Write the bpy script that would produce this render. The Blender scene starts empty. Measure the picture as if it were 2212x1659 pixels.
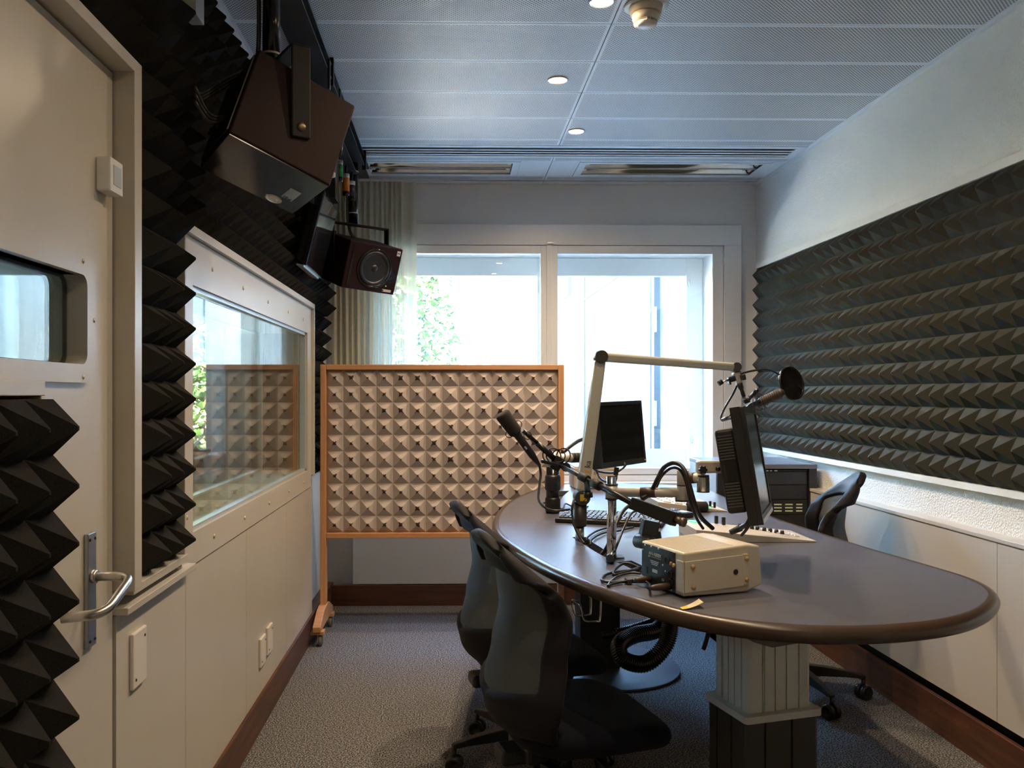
SKY_STRENGTH = 210.0
SUN_STRENGTH = 210.0
LENS_EMIT = 60.0
SPOT_W = [60, 64, 64, 32, 19, 14]

import bpy, bmesh, math, random
from mathutils import Vector, Matrix
random.seed(7)
SC = bpy.context.scene
COL = SC.collection
PI = math.pi
W = {}                                   # world matrix of every object built here


# ------------------------------------------------------------------ materials
def nodes_of(m):
    m.use_nodes = True
    return m.node_tree.nodes, m.node_tree.links


def mat(name, col, rough=0.5, metal=0.0, bump=0.0, bscale=200.0, var=0.0, vscale=30.0, spec=0.5, sheen=0.0, coat=0.0,
        emit=None, estr=0.0):
    m = bpy.data.materials.new(name)
    n, l = nodes_of(m)
    b = n['Principled BSDF']
    b.inputs['Base Color'].default_value = (*col, 1)
    b.inputs['Roughness'].default_value = rough
    b.inputs['Metallic'].default_value = metal
    b.inputs['Specular IOR Level'].default_value = spec
    if sheen:
        b.inputs['Sheen Weight'].default_value = sheen
        b.inputs['Sheen Roughness'].default_value = 0.5
    if coat:
        b.inputs['Coat Weight'].default_value = coat
        b.inputs['Coat Roughness'].default_value = 0.1
    if emit:
        b.inputs['Emission Color'].default_value = (*emit, 1)
        b.inputs['Emission Strength'].default_value = estr
    tc = n.new('ShaderNodeTexCoord')
    if var:
        no = n.new('ShaderNodeTexNoise')
        no.inputs['Scale'].default_value = vscale
        no.inputs['Detail'].default_value = 4
        l.new(tc.outputs['Object'], no.inputs['Vector'])
        r = n.new('ShaderNodeValToRGB')
        r.color_ramp.elements[0].position = 0.3
        r.color_ramp.elements[1].position = 0.7
        r.color_ramp.elements[0].color = (*[c * (1 - var) for c in col], 1)
        r.color_ramp.elements[1].color = (*[min(1, c * (1 + var)) for c in col], 1)
        l.new(no.outputs['Fac'], r.inputs['Fac'])
        l.new(r.outputs['Color'], b.inputs['Base Color'])
    if bump:
        no = n.new('ShaderNodeTexNoise')
        no.inputs['Scale'].default_value = bscale
        no.inputs['Detail'].default_value = 5
        l.new(tc.outputs['Object'], no.inputs['Vector'])
        bp = n.new('ShaderNodeBump')
        bp.inputs['Strength'].default_value = bump
        bp.inputs['Distance'].default_value = 0.002
        l.new(no.outputs['Fac'], bp.inputs['Height'])
        l.new(bp.outputs['Normal'], b.inputs['Normal'])
    return m


def wood(name, c1, c2, rough=0.45, axis=0, scale=6.0):
    m = bpy.data.materials.new(name)
    n, l = nodes_of(m)
    b = n['Principled BSDF']
    b.inputs['Roughness'].default_value = rough
    tc = n.new('ShaderNodeTexCoord')
    mp = n.new('ShaderNodeMapping')
    s = [scale * 8] * 3
    s[axis] = scale * 0.6
    mp.inputs['Scale'].default_value = s
    l.new(tc.outputs['Object'], mp.inputs['Vector'])
    no = n.new('ShaderNodeTexNoise')
    no.inputs['Scale'].default_value = 1.0
    no.inputs['Detail'].default_value = 6
    no.inputs['Distortion'].default_value = 0.6
    l.new(mp.outputs['Vector'], no.inputs['Vector'])
    r = n.new('ShaderNodeValToRGB')
    r.color_ramp.elements[0].position = 0.3
    r.color_ramp.elements[1].position = 0.72
    r.color_ramp.elements[0].color = (*c1, 1)
    r.color_ramp.elements[1].color = (*c2, 1)
    l.new(no.outputs['Fac'], r.inputs['Fac'])
    l.new(r.outputs['Color'], b.inputs['Base Color'])
    return m


def glass(name, tint=(0.95, 0.98, 0.97), refl=1.0, haze=0.0):
    m = bpy.data.materials.new(name)
    n, l = nodes_of(m)
    n.remove(n['Principled BSDF'])
    o = n['Material Output']
    t = n.new('ShaderNodeBsdfTransparent')
    t.inputs['Color'].default_value = (*tint, 1)
    g = n.new('ShaderNodeBsdfGlossy')
    g.inputs['Roughness'].default_value = 0.0
    g.inputs['Color'].default_value = (refl, refl, refl, 1)
    f = n.new('ShaderNodeFresnel')
    ge = n.new('ShaderNodeNewGeometry')                   # same reflectance on leaving the pane as on entering it
    io = n.new('ShaderNodeMapRange')
    io.inputs['To Min'].default_value = 1.45
    io.inputs['To Max'].default_value = 1 / 1.45
    l.new(ge.outputs['Backfacing'], io.inputs['Value'])
    l.new(io.outputs['Result'], f.inputs['IOR'])
    mx = n.new('ShaderNodeMixShader')
    l.new(f.outputs['Fac'], mx.inputs['Fac'])
    l.new(t.outputs['BSDF'], mx.inputs[1])
    l.new(g.outputs['BSDF'], mx.inputs[2])
    if haze:                                              # even pale veil added to the pane, lightening the frames behind
        d = n.new('ShaderNodeBsdfTranslucent')
        d.inputs['Color'].default_value = (0.80, 0.92, 0.95, 1)
        m2 = n.new('ShaderNodeMixShader')
        m2.inputs['Fac'].default_value = haze
        l.new(mx.outputs['Shader'], m2.inputs[1])
        l.new(d.outputs['BSDF'], m2.inputs[2])
        l.new(m2.outputs['Shader'], o.inputs['Surface'])
    else:
        l.new(mx.outputs['Shader'], o.inputs['Surface'])
    return m


def math_node(n, op, a=None, b=None):
    q = n.new('ShaderNodeMath')
    q.operation = op
    if isinstance(a, (int, float)):
        q.inputs[0].default_value = a
    if isinstance(b, (int, float)):
        q.inputs[1].default_value = b
    return q


def perforated(name, col, hole, pitch=0.0106, rad=0.27):
    """painted sheet metal with a diagonal grid of small round holes"""
    m = bpy.data.materials.new(name)
    n, l = nodes_of(m)
    b = n['Principled BSDF']
    b.inputs['Roughness'].default_value = 0.5
    tc = n.new('ShaderNodeTexCoord')
    mp = n.new('ShaderNodeMapping')
    mp.inputs['Rotation'].default_value = (0, 0, PI / 4)
    mp.inputs['Scale'].default_value = (1 / pitch, 1 / pitch, 0)
    l.new(tc.outputs['Object'], mp.inputs['Vector'])
    fr = n.new('ShaderNodeVectorMath')
    fr.operation = 'FRACTION'
    l.new(mp.outputs['Vector'], fr.inputs[0])
    sb = n.new('ShaderNodeVectorMath')
    sb.operation = 'SUBTRACT'
    sb.inputs[1].default_value = (0.5, 0.5, 0)
    l.new(fr.outputs['Vector'], sb.inputs[0])
    ln = n.new('ShaderNodeVectorMath')
    ln.operation = 'LENGTH'
    l.new(sb.outputs['Vector'], ln.inputs[0])
    r = n.new('ShaderNodeMapRange')
    r.inputs['From Min'].default_value = rad - 0.04
    r.inputs['From Max'].default_value = rad + 0.04
    l.new(ln.outputs['Value'], r.inputs['Value'])
    mx = n.new('ShaderNodeMix')
    mx.data_type = 'RGBA'
    mx.inputs['A'].default_value = (*hole, 1)
    mx.inputs['B'].default_value = (*col, 1)
    l.new(r.outputs['Result'], mx.inputs['Factor'])
    l.new(mx.outputs['Result'], b.inputs['Base Color'])
    return m


def carpet(name):
    m = bpy.data.materials.new(name)
    n, l = nodes_of(m)
    b = n['Principled BSDF']
    b.inputs['Roughness'].default_value = 1.0
    b.inputs['Specular IOR Level'].default_value = 0.1
    tc = n.new('ShaderNodeTexCoord')
    no = n.new('ShaderNodeTexNoise')
    no.inputs['Scale'].default_value = 165
    no.inputs['Detail'].default_value = 3
    no.inputs['Roughness'].default_value = 0.7
    l.new(tc.outputs['Object'], no.inputs['Vector'])
    r = n.new('ShaderNodeValToRGB')
    e = r.color_ramp.elements
    e[0].position = 0.40
    e[0].color = (0.018, 0.018, 0.022, 1)
    e[1].position = 0.62
    e[1].color = (0.40, 0.385, 0.37, 1)
    k = e.new(0.5)
    k.color = (0.13, 0.127, 0.13, 1)
    l.new(no.outputs['Fac'], r.inputs['Fac'])
    l.new(r.outputs['Color'], b.inputs['Base Color'])
    bp = n.new('ShaderNodeBump')
    bp.inputs['Strength'].default_value = 0.7
    bp.inputs['Distance'].default_value = 0.006
    l.new(no.outputs['Fac'], bp.inputs['Height'])
    l.new(bp.outputs['Normal'], b.inputs['Normal'])
    return m


def plaster(name, col):
    m = bpy.data.materials.new(name)
    n, l = nodes_of(m)
    b = n['Principled BSDF']
    b.inputs['Base Color'].default_value = (*col, 1)
    b.inputs['Roughness'].default_value = 0.9
    tc = n.new('ShaderNodeTexCoord')
    vo = n.new('ShaderNodeTexVoronoi')
    vo.feature = 'SMOOTH_F1'
    vo.inputs['Scale'].default_value = 120
    no = n.new('ShaderNodeTexNoise')
    no.inputs['Scale'].default_value = 160
    no.inputs['Detail'].default_value = 4
    l.new(tc.outputs['Object'], vo.inputs['Vector'])
    l.new(tc.outputs['Object'], no.inputs['Vector'])
    ad = math_node(n, 'ADD')
    l.new(vo.outputs['Distance'], ad.inputs[0])
    l.new(no.outputs['Fac'], ad.inputs[1])
    bp = n.new('ShaderNodeBump')
    bp.inputs['Strength'].default_value = 0.75
    bp.inputs['Distance'].default_value = 0.005
    l.new(ad.outputs['Value'], bp.inputs['Height'])
    l.new(bp.outputs['Normal'], b.inputs['Normal'])
    return m


def worn_foam(name):
    """grey-beige foam; dark worn patches around each tip (uv is counted in cells)"""
    m = bpy.data.materials.new(name)
    n, l = nodes_of(m)
    b = n['Principled BSDF']
    b.inputs['Roughness'].default_value = 1.0
    b.inputs['Specular IOR Level'].default_value = 0.05
    uv = n.new('ShaderNodeUVMap')
    fr = n.new('ShaderNodeVectorMath')
    fr.operation = 'FRACTION'
    l.new(uv.outputs['UV'], fr.inputs[0])
    sb = n.new('ShaderNodeVectorMath')
    sb.operation = 'SUBTRACT'
    sb.inputs[1].default_value = (0.5, 0.5, 0)
    l.new(fr.outputs['Vector'], sb.inputs[0])
    # four-pointed star metric along the pyramid ridges
    rt = n.new('ShaderNodeVectorRotate')
    rt.rotation_type = 'Z_AXIS'
    rt.inputs['Angle'].default_value = PI / 4
    l.new(sb.outputs['Vector'], rt.inputs['Vector'])
    ab = n.new('ShaderNodeVectorMath')
    ab.operation = 'ABSOLUTE'
    l.new(rt.outputs['Vector'], ab.inputs[0])
    xy = n.new('ShaderNodeSeparateXYZ')
    l.new(ab.outputs['Vector'], xy.inputs['Vector'])
    mn = math_node(n, 'MINIMUM')
    l.new(xy.outputs['X'], mn.inputs[0]); l.new(xy.outputs['Y'], mn.inputs[1])
    m3 = math_node(n, 'MULTIPLY', None, 2.0)
    l.new(mn.outputs['Value'], m3.inputs[0])
    mxm = math_node(n, 'MAXIMUM')
    l.new(xy.outputs['X'], mxm.inputs[0]); l.new(xy.outputs['Y'], mxm.inputs[1])
    ln = math_node(n, 'ADD')
    l.new(mxm.outputs['Value'], ln.inputs[0]); l.new(m3.outputs['Value'], ln.inputs[1])
    no = n.new('ShaderNodeTexNoise')
    no.inputs['Scale'].default_value = 4.0
    no.inputs['Detail'].default_value = 5
    l.new(uv.outputs['UV'], no.inputs['Vector'])
    fl = n.new('ShaderNodeVectorMath')
    fl.operation = 'FLOOR'
    l.new(uv.outputs['UV'], fl.inputs[0])
    lo = n.new('ShaderNodeTexNoise')
    lo.inputs['Scale'].default_value = 0.33
    l.new(fl.outputs['Vector'], lo.inputs['Vector'])
    a = math_node(n, 'MULTIPLY', None, 0.40)
    l.new(no.outputs['Fac'], a.inputs[0])
    c = math_node(n, 'MULTIPLY', None, 0.62)
    l.new(lo.outputs['Fac'], c.inputs[0])
    d = math_node(n, 'ADD')
    l.new(a.outputs['Value'], d.inputs[0])
    l.new(c.outputs['Value'], d.inputs[1])
    e = math_node(n, 'SUBTRACT', None, 0.345)
    l.new(d.outputs['Value'], e.inputs[0])
    g = math_node(n, 'SUBTRACT')
    l.new(ln.outputs['Value'], g.inputs[0])
    l.new(e.outputs['Value'], g.inputs[1])
    r = n.new('ShaderNodeMapRange')
    r.inputs['From Min'].default_value = -0.055
    r.inputs['From Max'].default_value = 0.03
    l.new(g.outputs['Value'], r.inputs['Value'])
    mx = n.new('ShaderNodeMix')
    mx.data_type = 'RGBA'
    mx.inputs['A'].default_value = (0.045, 0.032, 0.034, 1)
    mx.inputs['B'].default_value = (0.50, 0.43, 0.39, 1)
    l.new(r.outputs['Result'], mx.inputs['Factor'])
    l.new(mx.outputs['Result'], b.inputs['Base Color'])
    return m


def mesh_fabric(name, col, cell=0.0035, hole=0.25):
    """see-through knitted mesh: alternating threads and holes on the uv grid (uv in metres)"""
    m = bpy.data.materials.new(name)
    n, l = nodes_of(m)
    b = n['Principled BSDF']
    b.inputs['Base Color'].default_value = (*col, 1)
    b.inputs['Roughness'].default_value = 0.8
    b.inputs['Sheen Weight'].default_value = 0.05
    uv = n.new('ShaderNodeUVMap')
    mp = n.new('ShaderNodeMapping')
    mp.inputs['Scale'].default_value = (1 / cell, 1 / cell, 0)
    l.new(uv.outputs['UV'], mp.inputs['Vector'])
    fr = n.new('ShaderNodeVectorMath')
    fr.operation = 'FRACTION'
    l.new(mp.outputs['Vector'], fr.inputs[0])
    sb = n.new('ShaderNodeVectorMath')
    sb.operation = 'SUBTRACT'
    sb.inputs[1].default_value = (0.5, 0.5, 0)
    l.new(fr.outputs['Vector'], sb.inputs[0])
    ln = n.new('ShaderNodeVectorMath')
    ln.operation = 'LENGTH'
    l.new(sb.outputs['Vector'], ln.inputs[0])
    gt = math_node(n, 'GREATER_THAN', None, hole)
    l.new(ln.outputs['Value'], gt.inputs[0])
    l.new(gt.outputs['Value'], b.inputs['Alpha'])
    return m


# ------------------------------------------------------------------ mesh building
def rotm(ax=0, ay=0, az=0):
    return Matrix.Rotation(az, 3, 'Z') @ Matrix.Rotation(ay, 3, 'Y') @ Matrix.Rotation(ax, 3, 'X')


def frame_to(d):
    """3x3 whose local z runs along d"""
    d = Vector(d).normalized()
    up = Vector((0, 0, 1)) if abs(d.z) < 0.95 else Vector((1, 0, 0))
    x = up.cross(d).normalized()
    y = d.cross(x)
    return Matrix((x, y, d)).transposed()


def catmull(pts, k=8, closed=False):
    pts = [Vector(p) for p in pts]
    out = []
    n = len(pts)
    rng = range(n) if closed else range(n - 1)
    for i in rng:
        if closed:
            p0, p1, p2, p3 = pts[(i - 1) % n], pts[i], pts[(i + 1) % n], pts[(i + 2) % n]
        else:
            p1, p2 = pts[i], pts[i + 1]
            p0 = pts[i - 1] if i else p1 * 2 - p2
            p3 = pts[i + 2] if i + 2 < n else p2 * 2 - p1
        for j in range(k):
            t = j / k
            out.append(0.5 * ((2 * p1) + (p2 - p0) * t + (2 * p0 - 5 * p1 + 4 * p2 - p3) * t * t
                              + (3 * p1 - p0 - 3 * p2 + p3) * t ** 3))
    if not closed:
        out.append(pts[-1])
    return out


class MB:
    def __init__(s):
        s.v = []; s.f = []; s.mi = []; s.sm = []; s.uv = {}

    def face(s, idx, mi=0, sm=False):
        s.f.append(tuple(idx)); s.mi.append(mi); s.sm.append(sm)

    def add(s, vs):
        b = len(s.v)
        s.v += [Vector(v) for v in vs]
        return b

    def box(s, c, d, R=None, mi=0):
        c = Vector(c)
        R = R or Matrix.Identity(3)
        b = s.add([c + R @ Vector((x * d[0] / 2, y * d[1] / 2, z * d[2] / 2))
                   for z in (-1, 1) for y in (-1, 1) for x in (-1, 1)])
        for q in ((0, 2, 3, 1), (4, 5, 7, 6), (0, 1, 5, 4), (2, 6, 7, 3), (0, 4, 6, 2), (1, 3, 7, 5)):
            s.face([b + i for i in q], mi)
        return s

    def bx(s, x0, x1, y0, y1, z0, z1, mi=0):
        return s.box(((x0 + x1) / 2, (y0 + y1) / 2, (z0 + z1) / 2), (x1 - x0, y1 - y0, z1 - z0), None, mi)

    def cyl(s, p0, p1, r0, r1=None, n=20, caps=True, mi=0):
        r1 = r0 if r1 is None else r1
        p0, p1 = Vector(p0), Vector(p1)
        R = frame_to(p1 - p0)
        ring = [R @ Vector((math.cos(2 * PI * i / n), math.sin(2 * PI * i / n), 0)) for i in range(n)]
        b = s.add([p0 + r * r0 for r in ring] + [p1 + r * r1 for r in ring])
        for i in range(n):
            j = (i + 1) % n
            s.face((b + i, b + j, b + n + j, b + n + i), mi, True)
        if caps:
            s.face([b + i for i in reversed(range(n))], mi)
            s.face([b + n + i for i in range(n)], mi)
        return s

    def tube(s, pts, r, n=8, smooth=6, closed=False, mi=0, rfun=None):
        P = catmull(pts, smooth, closed) if smooth else [Vector(p) for p in pts]
        m = len(P)
        prev = None
        rings = []
        for i, p in enumerate(P):
            a = P[(i - 1) % m] if (closed or i) else p
            c = P[(i + 1) % m] if (closed or i < m - 1) else p
            t = (c - a)
            if t.length < 1e-9:
                t = Vector((0, 0, 1))
            t.normalize()
            if prev is None:
                x = frame_to(t).col[0].copy()
            else:
                x = prev - t * prev.dot(t)
                if x.length < 1e-6:
                    x = frame_to(t).col[0].copy()
                x.normalize()
            prev = x
            y = t.cross(x)
            rr = rfun(i / (m - 1), i) if rfun else r
            rings.append(s.add([p + (x * math.cos(2 * PI * k / n) + y * math.sin(2 * PI * k / n)) * rr
                                for k in range(n)]))
        for i in range(m if closed else m - 1):
            a, b = rings[i], rings[(i + 1) % m]
            for k in range(n):
                j = (k + 1) % n
                s.face((a + k, a + j, b + j, b + k), mi, True)
        if not closed:
            s.face([rings[0] + k for k in reversed(range(n))], mi)
            s.face([rings[-1] + k for k in range(n)], mi)
        return s

    def lathe(s, prof, c=(0, 0, 0), R=None, n=32, mi=0, sm=True):
        c = Vector(c)
        R = R or Matrix.Identity(3)
        rings = []
        for r, z in prof:
            rings.append(s.add([c + R @ Vector((r * math.cos(2 * PI * k / n), r * math.sin(2 * PI * k / n), z))
                                for k in range(n)]))
        for a, b in zip(rings, rings[1:]):
            for k in range(n):
                j = (k + 1) % n
                s.face((a + k, a + j, b + j, b + k), mi, sm)
        if prof[0][0] > 1e-6:
            s.face([rings[0] + k for k in reversed(range(n))], mi)
        if prof[-1][0] > 1e-6:
            s.face([rings[-1] + k for k in range(n)], mi)
        return s

    def prism(s, poly, h0, h1, c=(0, 0, 0), R=None, mi=0, sm=False):
        """2-D polygon (counter-clockwise in local xy) extruded along local z"""
        c = Vector(c)
        R = R or Matrix.Identity(3)
        n = len(poly)
        b = s.add([c + R @ Vector((x, y, h0)) for x, y in poly] + [c + R @ Vector((x, y, h1)) for x, y in poly])
        s.face([b + i for i in reversed(range(n))], mi)
        s.face([b + n + i for i in range(n)], mi)
        for i in range(n):
            j = (i + 1) % n
            s.face((b + i, b + j, b + n + j, b + n + i), mi, sm)
        return s

    def grid(s, fn, nu, nv, mi=0, sm=True, closed_u=False, uvf=None):
        """fn(u, v) -> point, u and v in 0..1"""
        b = s.add([fn(i / nu, j / nv) for j in range(nv + 1) for i in range(nu + 1)])
        for j in range(nv):
            for i in range(nu):
                q = (b + j * (nu + 1) + i, b + j * (nu + 1) + i + 1, b + (j + 1) * (nu + 1) + i + 1,
                     b + (j + 1) * (nu + 1) + i)
                if uvf:
                    s.uv[len(s.f)] = [uvf((i + a) / nu, (j + c) / nv) for a, c in ((0, 0), (1, 0), (1, 1), (0, 1))]
                s.face(q, mi, sm)
        return s

    def sphere(s, c, r, n=16, m=10, sc=(1, 1, 1), mi=0):
        c = Vector(c)
        return s.grid(lambda u, v: c + Vector((math.cos(2 * PI * u) * math.sin(PI * v) * r * sc[0],
                                               math.sin(2 * PI * u) * math.sin(PI * v) * r * sc[1],
                                               -math.cos(PI * v) * r * sc[2])), n, m, mi)

    def build(s, name, mats, parent=None, bevel=0.0, seg=2, world=True, solid=0.0, weld=False, subsurf=0):
        me = bpy.data.meshes.new(name)
        M = W[parent.name] if (parent is not None and world) else None
        vs = [M.inverted() @ v for v in s.v] if M is not None else s.v
        me.from_pydata([tuple(v) for v in vs], [], s.f)
        if not isinstance(mats, (list, tuple)):
            mats = [mats]
        for m in mats:
            me.materials.append(m)
        me.polygons.foreach_set('material_index', s.mi)
        me.polygons.foreach_set('use_smooth', s.sm)
        if s.uv:
            lay = me.uv_layers.new(name='UVMap')
            for p in me.polygons:
                if p.index in s.uv:
                    for li, q in zip(p.loop_indices, s.uv[p.index]):
                        lay.data[li].uv = q
        if weld:
            bm = bmesh.new(); bm.from_mesh(me)
            bmesh.ops.remove_doubles(bm, verts=bm.verts, dist=1e-5)
            bm.to_mesh(me); bm.free()
        me.update()
        o = bpy.data.objects.new(name, me)
        COL.objects.link(o)
        if parent is not None:
            o.parent = parent
            W[o.name] = W[parent.name].copy()
        else:
            W[o.name] = Matrix.Identity(4)
        if solid:
            q = o.modifiers.new('solid', 'SOLIDIFY'); q.thickness = solid; q.offset = 0
        if bevel:
            q = o.modifiers.new('bevel', 'BEVEL'); q.width = bevel; q.segments = seg
            q.limit_method = 'ANGLE'; q.angle_limit = math.radians(40)
        if subsurf:
            q = o.modifiers.new('sub', 'SUBSURF'); q.levels = subsurf; q.render_levels = subsurf
        return o


def tag(o, label, cat, group=None, kind=None):
    o['label'] = label
    o['category'] = cat
    if group:
        o['group'] = group
    if kind:
        o['kind'] = kind
    return o


def thing(name, label, cat, loc=(0, 0, 0), rz=0.0, group=None):
    o = bpy.data.objects.new(name, None)
    o.empty_display_size = 0.1
    COL.objects.link(o)
    o.location = loc
    o.rotation_euler = (0, 0, rz)
    W[o.name] = Matrix.Translation(loc) @ Matrix.Rotation(rz, 4, 'Z')
    return tag(o, label, cat, group)


def struct(o):
    o['kind'] = 'structure'
    return o


def sempty(name, loc):
    o = bpy.data.objects.new(name, None)
    COL.objects.link(o)
    o.location = loc
    W[o.name] = Matrix.Translation(loc)
    o['kind'] = 'structure'
    return o


def dup(root, loc, rz, label):
    """a copy of a thing with copies of its parts and sub-parts"""
    r = root.copy(); COL.objects.link(r)
    r.location = loc; r.rotation_euler = (0, 0, rz)
    r['label'] = label
    W[r.name] = Matrix.Translation(loc) @ Matrix.Rotation(rz, 4, 'Z')
    for ch in list(root.children):
        c = ch.copy(); COL.objects.link(c); c.parent = r
        W[c.name] = W[r.name]
        for g in list(ch.children):
            d = g.copy(); COL.objects.link(d); d.parent = c
    return r


def text(name, string, size, origin, xdir, ydir, m, parent, depth=0.0006, align='CENTER'):
    """lettering as a thin mesh; xdir runs along the line, ydir upwards"""
    cu = bpy.data.curves.new(name, 'FONT')
    cu.body = string
    cu.size = size
    cu.align_x = align
    cu.align_y = 'CENTER'
    cu.extrude = depth
    tmp = bpy.data.objects.new(name + '_tmp', cu)
    COL.objects.link(tmp)
    dg = bpy.context.evaluated_depsgraph_get()
    me = bpy.data.meshes.new_from_object(tmp.evaluated_get(dg))
    bpy.data.objects.remove(tmp)
    bpy.data.curves.remove(cu)
    x = Vector(xdir).normalized(); y = Vector(ydir).normalized(); z = x.cross(y)
    T = Matrix((x, y, z)).transposed().to_4x4()
    T.translation = Vector(origin)
    if parent is not None:
        T = W[parent.name].inverted() @ T
    me.transform(T)
    me.name = name
    me.materials.clear()
    me.materials.append(m)
    o = bpy.data.objects.new(name, me)
    COL.objects.link(o)
    if parent is not None:
        o.parent = parent
        W[o.name] = W[parent.name].copy()
    return o


def rrect(w, h, r, k=5, cx=0.0, cy=0.0):
    """rounded rectangle, counter-clockwise"""
    out = []
    for sx, sy, a0 in ((1, 1, 0), (-1, 1, 90), (-1, -1, 180), (1, -1, 270)):
        for i in range(k + 1):
            a = math.radians(a0 + 90 * i / k)
            out.append((cx + sx * (w / 2 - r) + r * math.cos(a), cy + sy * (h / 2 - r) + r * math.sin(a)))
    return out


# ------------------------------------------------------------------ palette
PAINT = mat('offwhite_paint', (0.53, 0.49, 0.42), 0.32, var=0.03, vscale=3, bump=0.03, bscale=60)
PAINTG = mat('white_gloss_paint', (0.60, 0.56, 0.49), 0.28, bump=0.05, bscale=90)
WHITE = mat('white_lacquer', (0.78, 0.79, 0.77), 0.3)
WALLW = mat('white_wall', (0.80, 0.79, 0.76), 0.9, bump=0.04, bscale=150)
PLAST = plaster('rough_plaster', (0.82, 0.83, 0.80))
CEILP = mat('ceiling_paint', (0.70, 0.75, 0.78), 0.45)
PERF = perforated('perforated_metal', (0.62, 0.66, 0.68), (0.022, 0.023, 0.025), rad=0.305)
CARPET = carpet('speckled_carpet')
BASEW = wood('mahogany', (0.055, 0.020, 0.010), (0.13, 0.052, 0.026), 0.4, axis=1, scale=5)
BASEX = wood('mahogany_back', (0.055, 0.020, 0.010), (0.12, 0.045, 0.024), 0.4, axis=0, scale=5)
BEECH = wood('beech', (0.46, 0.22, 0.095), (0.58, 0.30, 0.14), 0.45, axis=2, scale=7)
BEECHX = wood('beech_rail', (0.46, 0.22, 0.095), (0.58, 0.30, 0.14), 0.45, axis=0, scale=7)
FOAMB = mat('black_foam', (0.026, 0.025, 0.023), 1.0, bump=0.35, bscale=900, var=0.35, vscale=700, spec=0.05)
FOAMR = mat('window_lit_foam', (0.070, 0.073, 0.062), 1.0, bump=0.3, bscale=900, var=0.25, vscale=700, spec=0.05)  # same foam as the left wall, window light put into a lighter colour
FOAMG = worn_foam('worn_grey_foam')
BLACK = mat('black_plastic', (0.012, 0.012, 0.013), 0.42, var=0.2, vscale=80)
BLACKG = mat('black_gloss', (0.008, 0.008, 0.009), 0.16)
BLACKM = mat('black_metal', (0.015, 0.015, 0.016), 0.34, metal=0.3)
RUBBER = mat('black_rubber', (0.014, 0.013, 0.013), 0.6)
CABLE = mat('cable_jacket', (0.018, 0.016, 0.015), 0.4)
CHROME = mat('chrome', (0.78, 0.78, 0.78), 0.08, metal=1.0)
STEEL = mat('brushed_steel', (0.60, 0.59, 0.57), 0.28, metal=1.0, bump=0.02, bscale=300)
ALU = mat('satin_aluminium', (0.62, 0.60, 0.56), 0.33, metal=0.85)
SILVP = mat('silver_paint', (0.55, 0.51, 0.45), 0.38, metal=0.25)
FABRIC = mat('navy_black_fabric', (0.009, 0.011, 0.018), 0.95, spec=0.15, sheen=0.03, bump=0.25, bscale=700)
PADF = mat('black_pad_fabric', (0.009, 0.008, 0.011), 0.7, spec=0.25, sheen=0.03, bump=0.15, bscale=600)
NET = mesh_fabric('grey_net', (0.085, 0.098, 0.098))
MAROON = mat('dark_maroon_lacquer', (0.022, 0.009, 0.009), 0.5, bump=0.03, bscale=500, var=0.2, vscale=400, spec=0.12)
GLASS = glass('clear_glass', (0.99, 1.0, 0.995))
GLASSH = glass('hazed_glass', (0.99, 1.0, 0.995), haze=0.026)
GLASSG = glass('greenish_glass', (0.93, 0.97, 0.955))

# ------------------------------------------------------------------ camera, world, sun
cam_d = bpy.data.cameras.new('camera')
cam_d.sensor_fit = 'HORIZONTAL'
cam_d.sensor_width = 36.0
cam_d.lens = 1757.0 / 2212 * 36.0
cam_d.shift_x = (1106 - 1002.6) / 2212
cam_d.shift_y = (850 - 829.5) / 2212
cam_d.clip_start = 0.05
cam = bpy.data.objects.new('camera', cam_d)
COL.objects.link(cam)
cam.location = (0, 0, 1.39)
cam.rotation_euler = (PI / 2, 0, -math.radians(0.9))
SC.camera = cam
SC.view_settings.view_transform = 'Standard'
SC.view_settings.look = 'None'
SC.view_settings.exposure = 0.6
SC.view_settings.gamma = 1.0
SC.view_settings.use_curve_mapping = False
SC.cycles.transparent_max_bounces = 24
SC.cycles.max_bounces = 10
SC.cycles.diffuse_bounces = 5
SC.cycles.sample_clamp_indirect = 0.0
SC.cycles.caustics_reflective = False

wd = bpy.data.worlds.new('daylight')
SC.world = wd
n, l = nodes_of(wd)
bg = n['Background']
sky = n.new('ShaderNodeTexSky')
sky.sky_type = 'HOSEK_WILKIE'
sky.sun_direction = (0.32, -0.64, 0.70)
sky.turbidity = 3.5
sky.ground_albedo = 0.4
l.new(sky.outputs['Color'], bg.inputs['Color'])
bg.inputs['Strength'].default_value = SKY_STRENGTH

sd = bpy.data.lights.new('sun', 'SUN')
sd.energy = SUN_STRENGTH
sd.angle = math.radians(0.6)
sd.color = (1.0, 0.95, 0.87)
sun = bpy.data.objects.new('sun', sd)
COL.objects.link(sun)
sun.rotation_euler = Vector((-0.32, 0.64, -0.70)).to_track_quat('-Z', 'Y').to_euler()

XL, XR, YB, YF, ZC = -0.84, 2.07, 5.50, -1.3, 2.808

# ------------------------------------------------------------------ shell
struct(MB().bx(-4.6, 2.6, YF - 0.2, 6.0, -0.12, 0.0).build('floor', CARPET))
struct(MB().bx(XR, XR + 0.25, YF, 6.0, 0, 3.1).build('wall_right', PLAST))
struct(MB().bx(-4.6, XR + 0.25, YF - 0.2, YF, 0, 3.1).build('wall_rear', WALLW))

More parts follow.
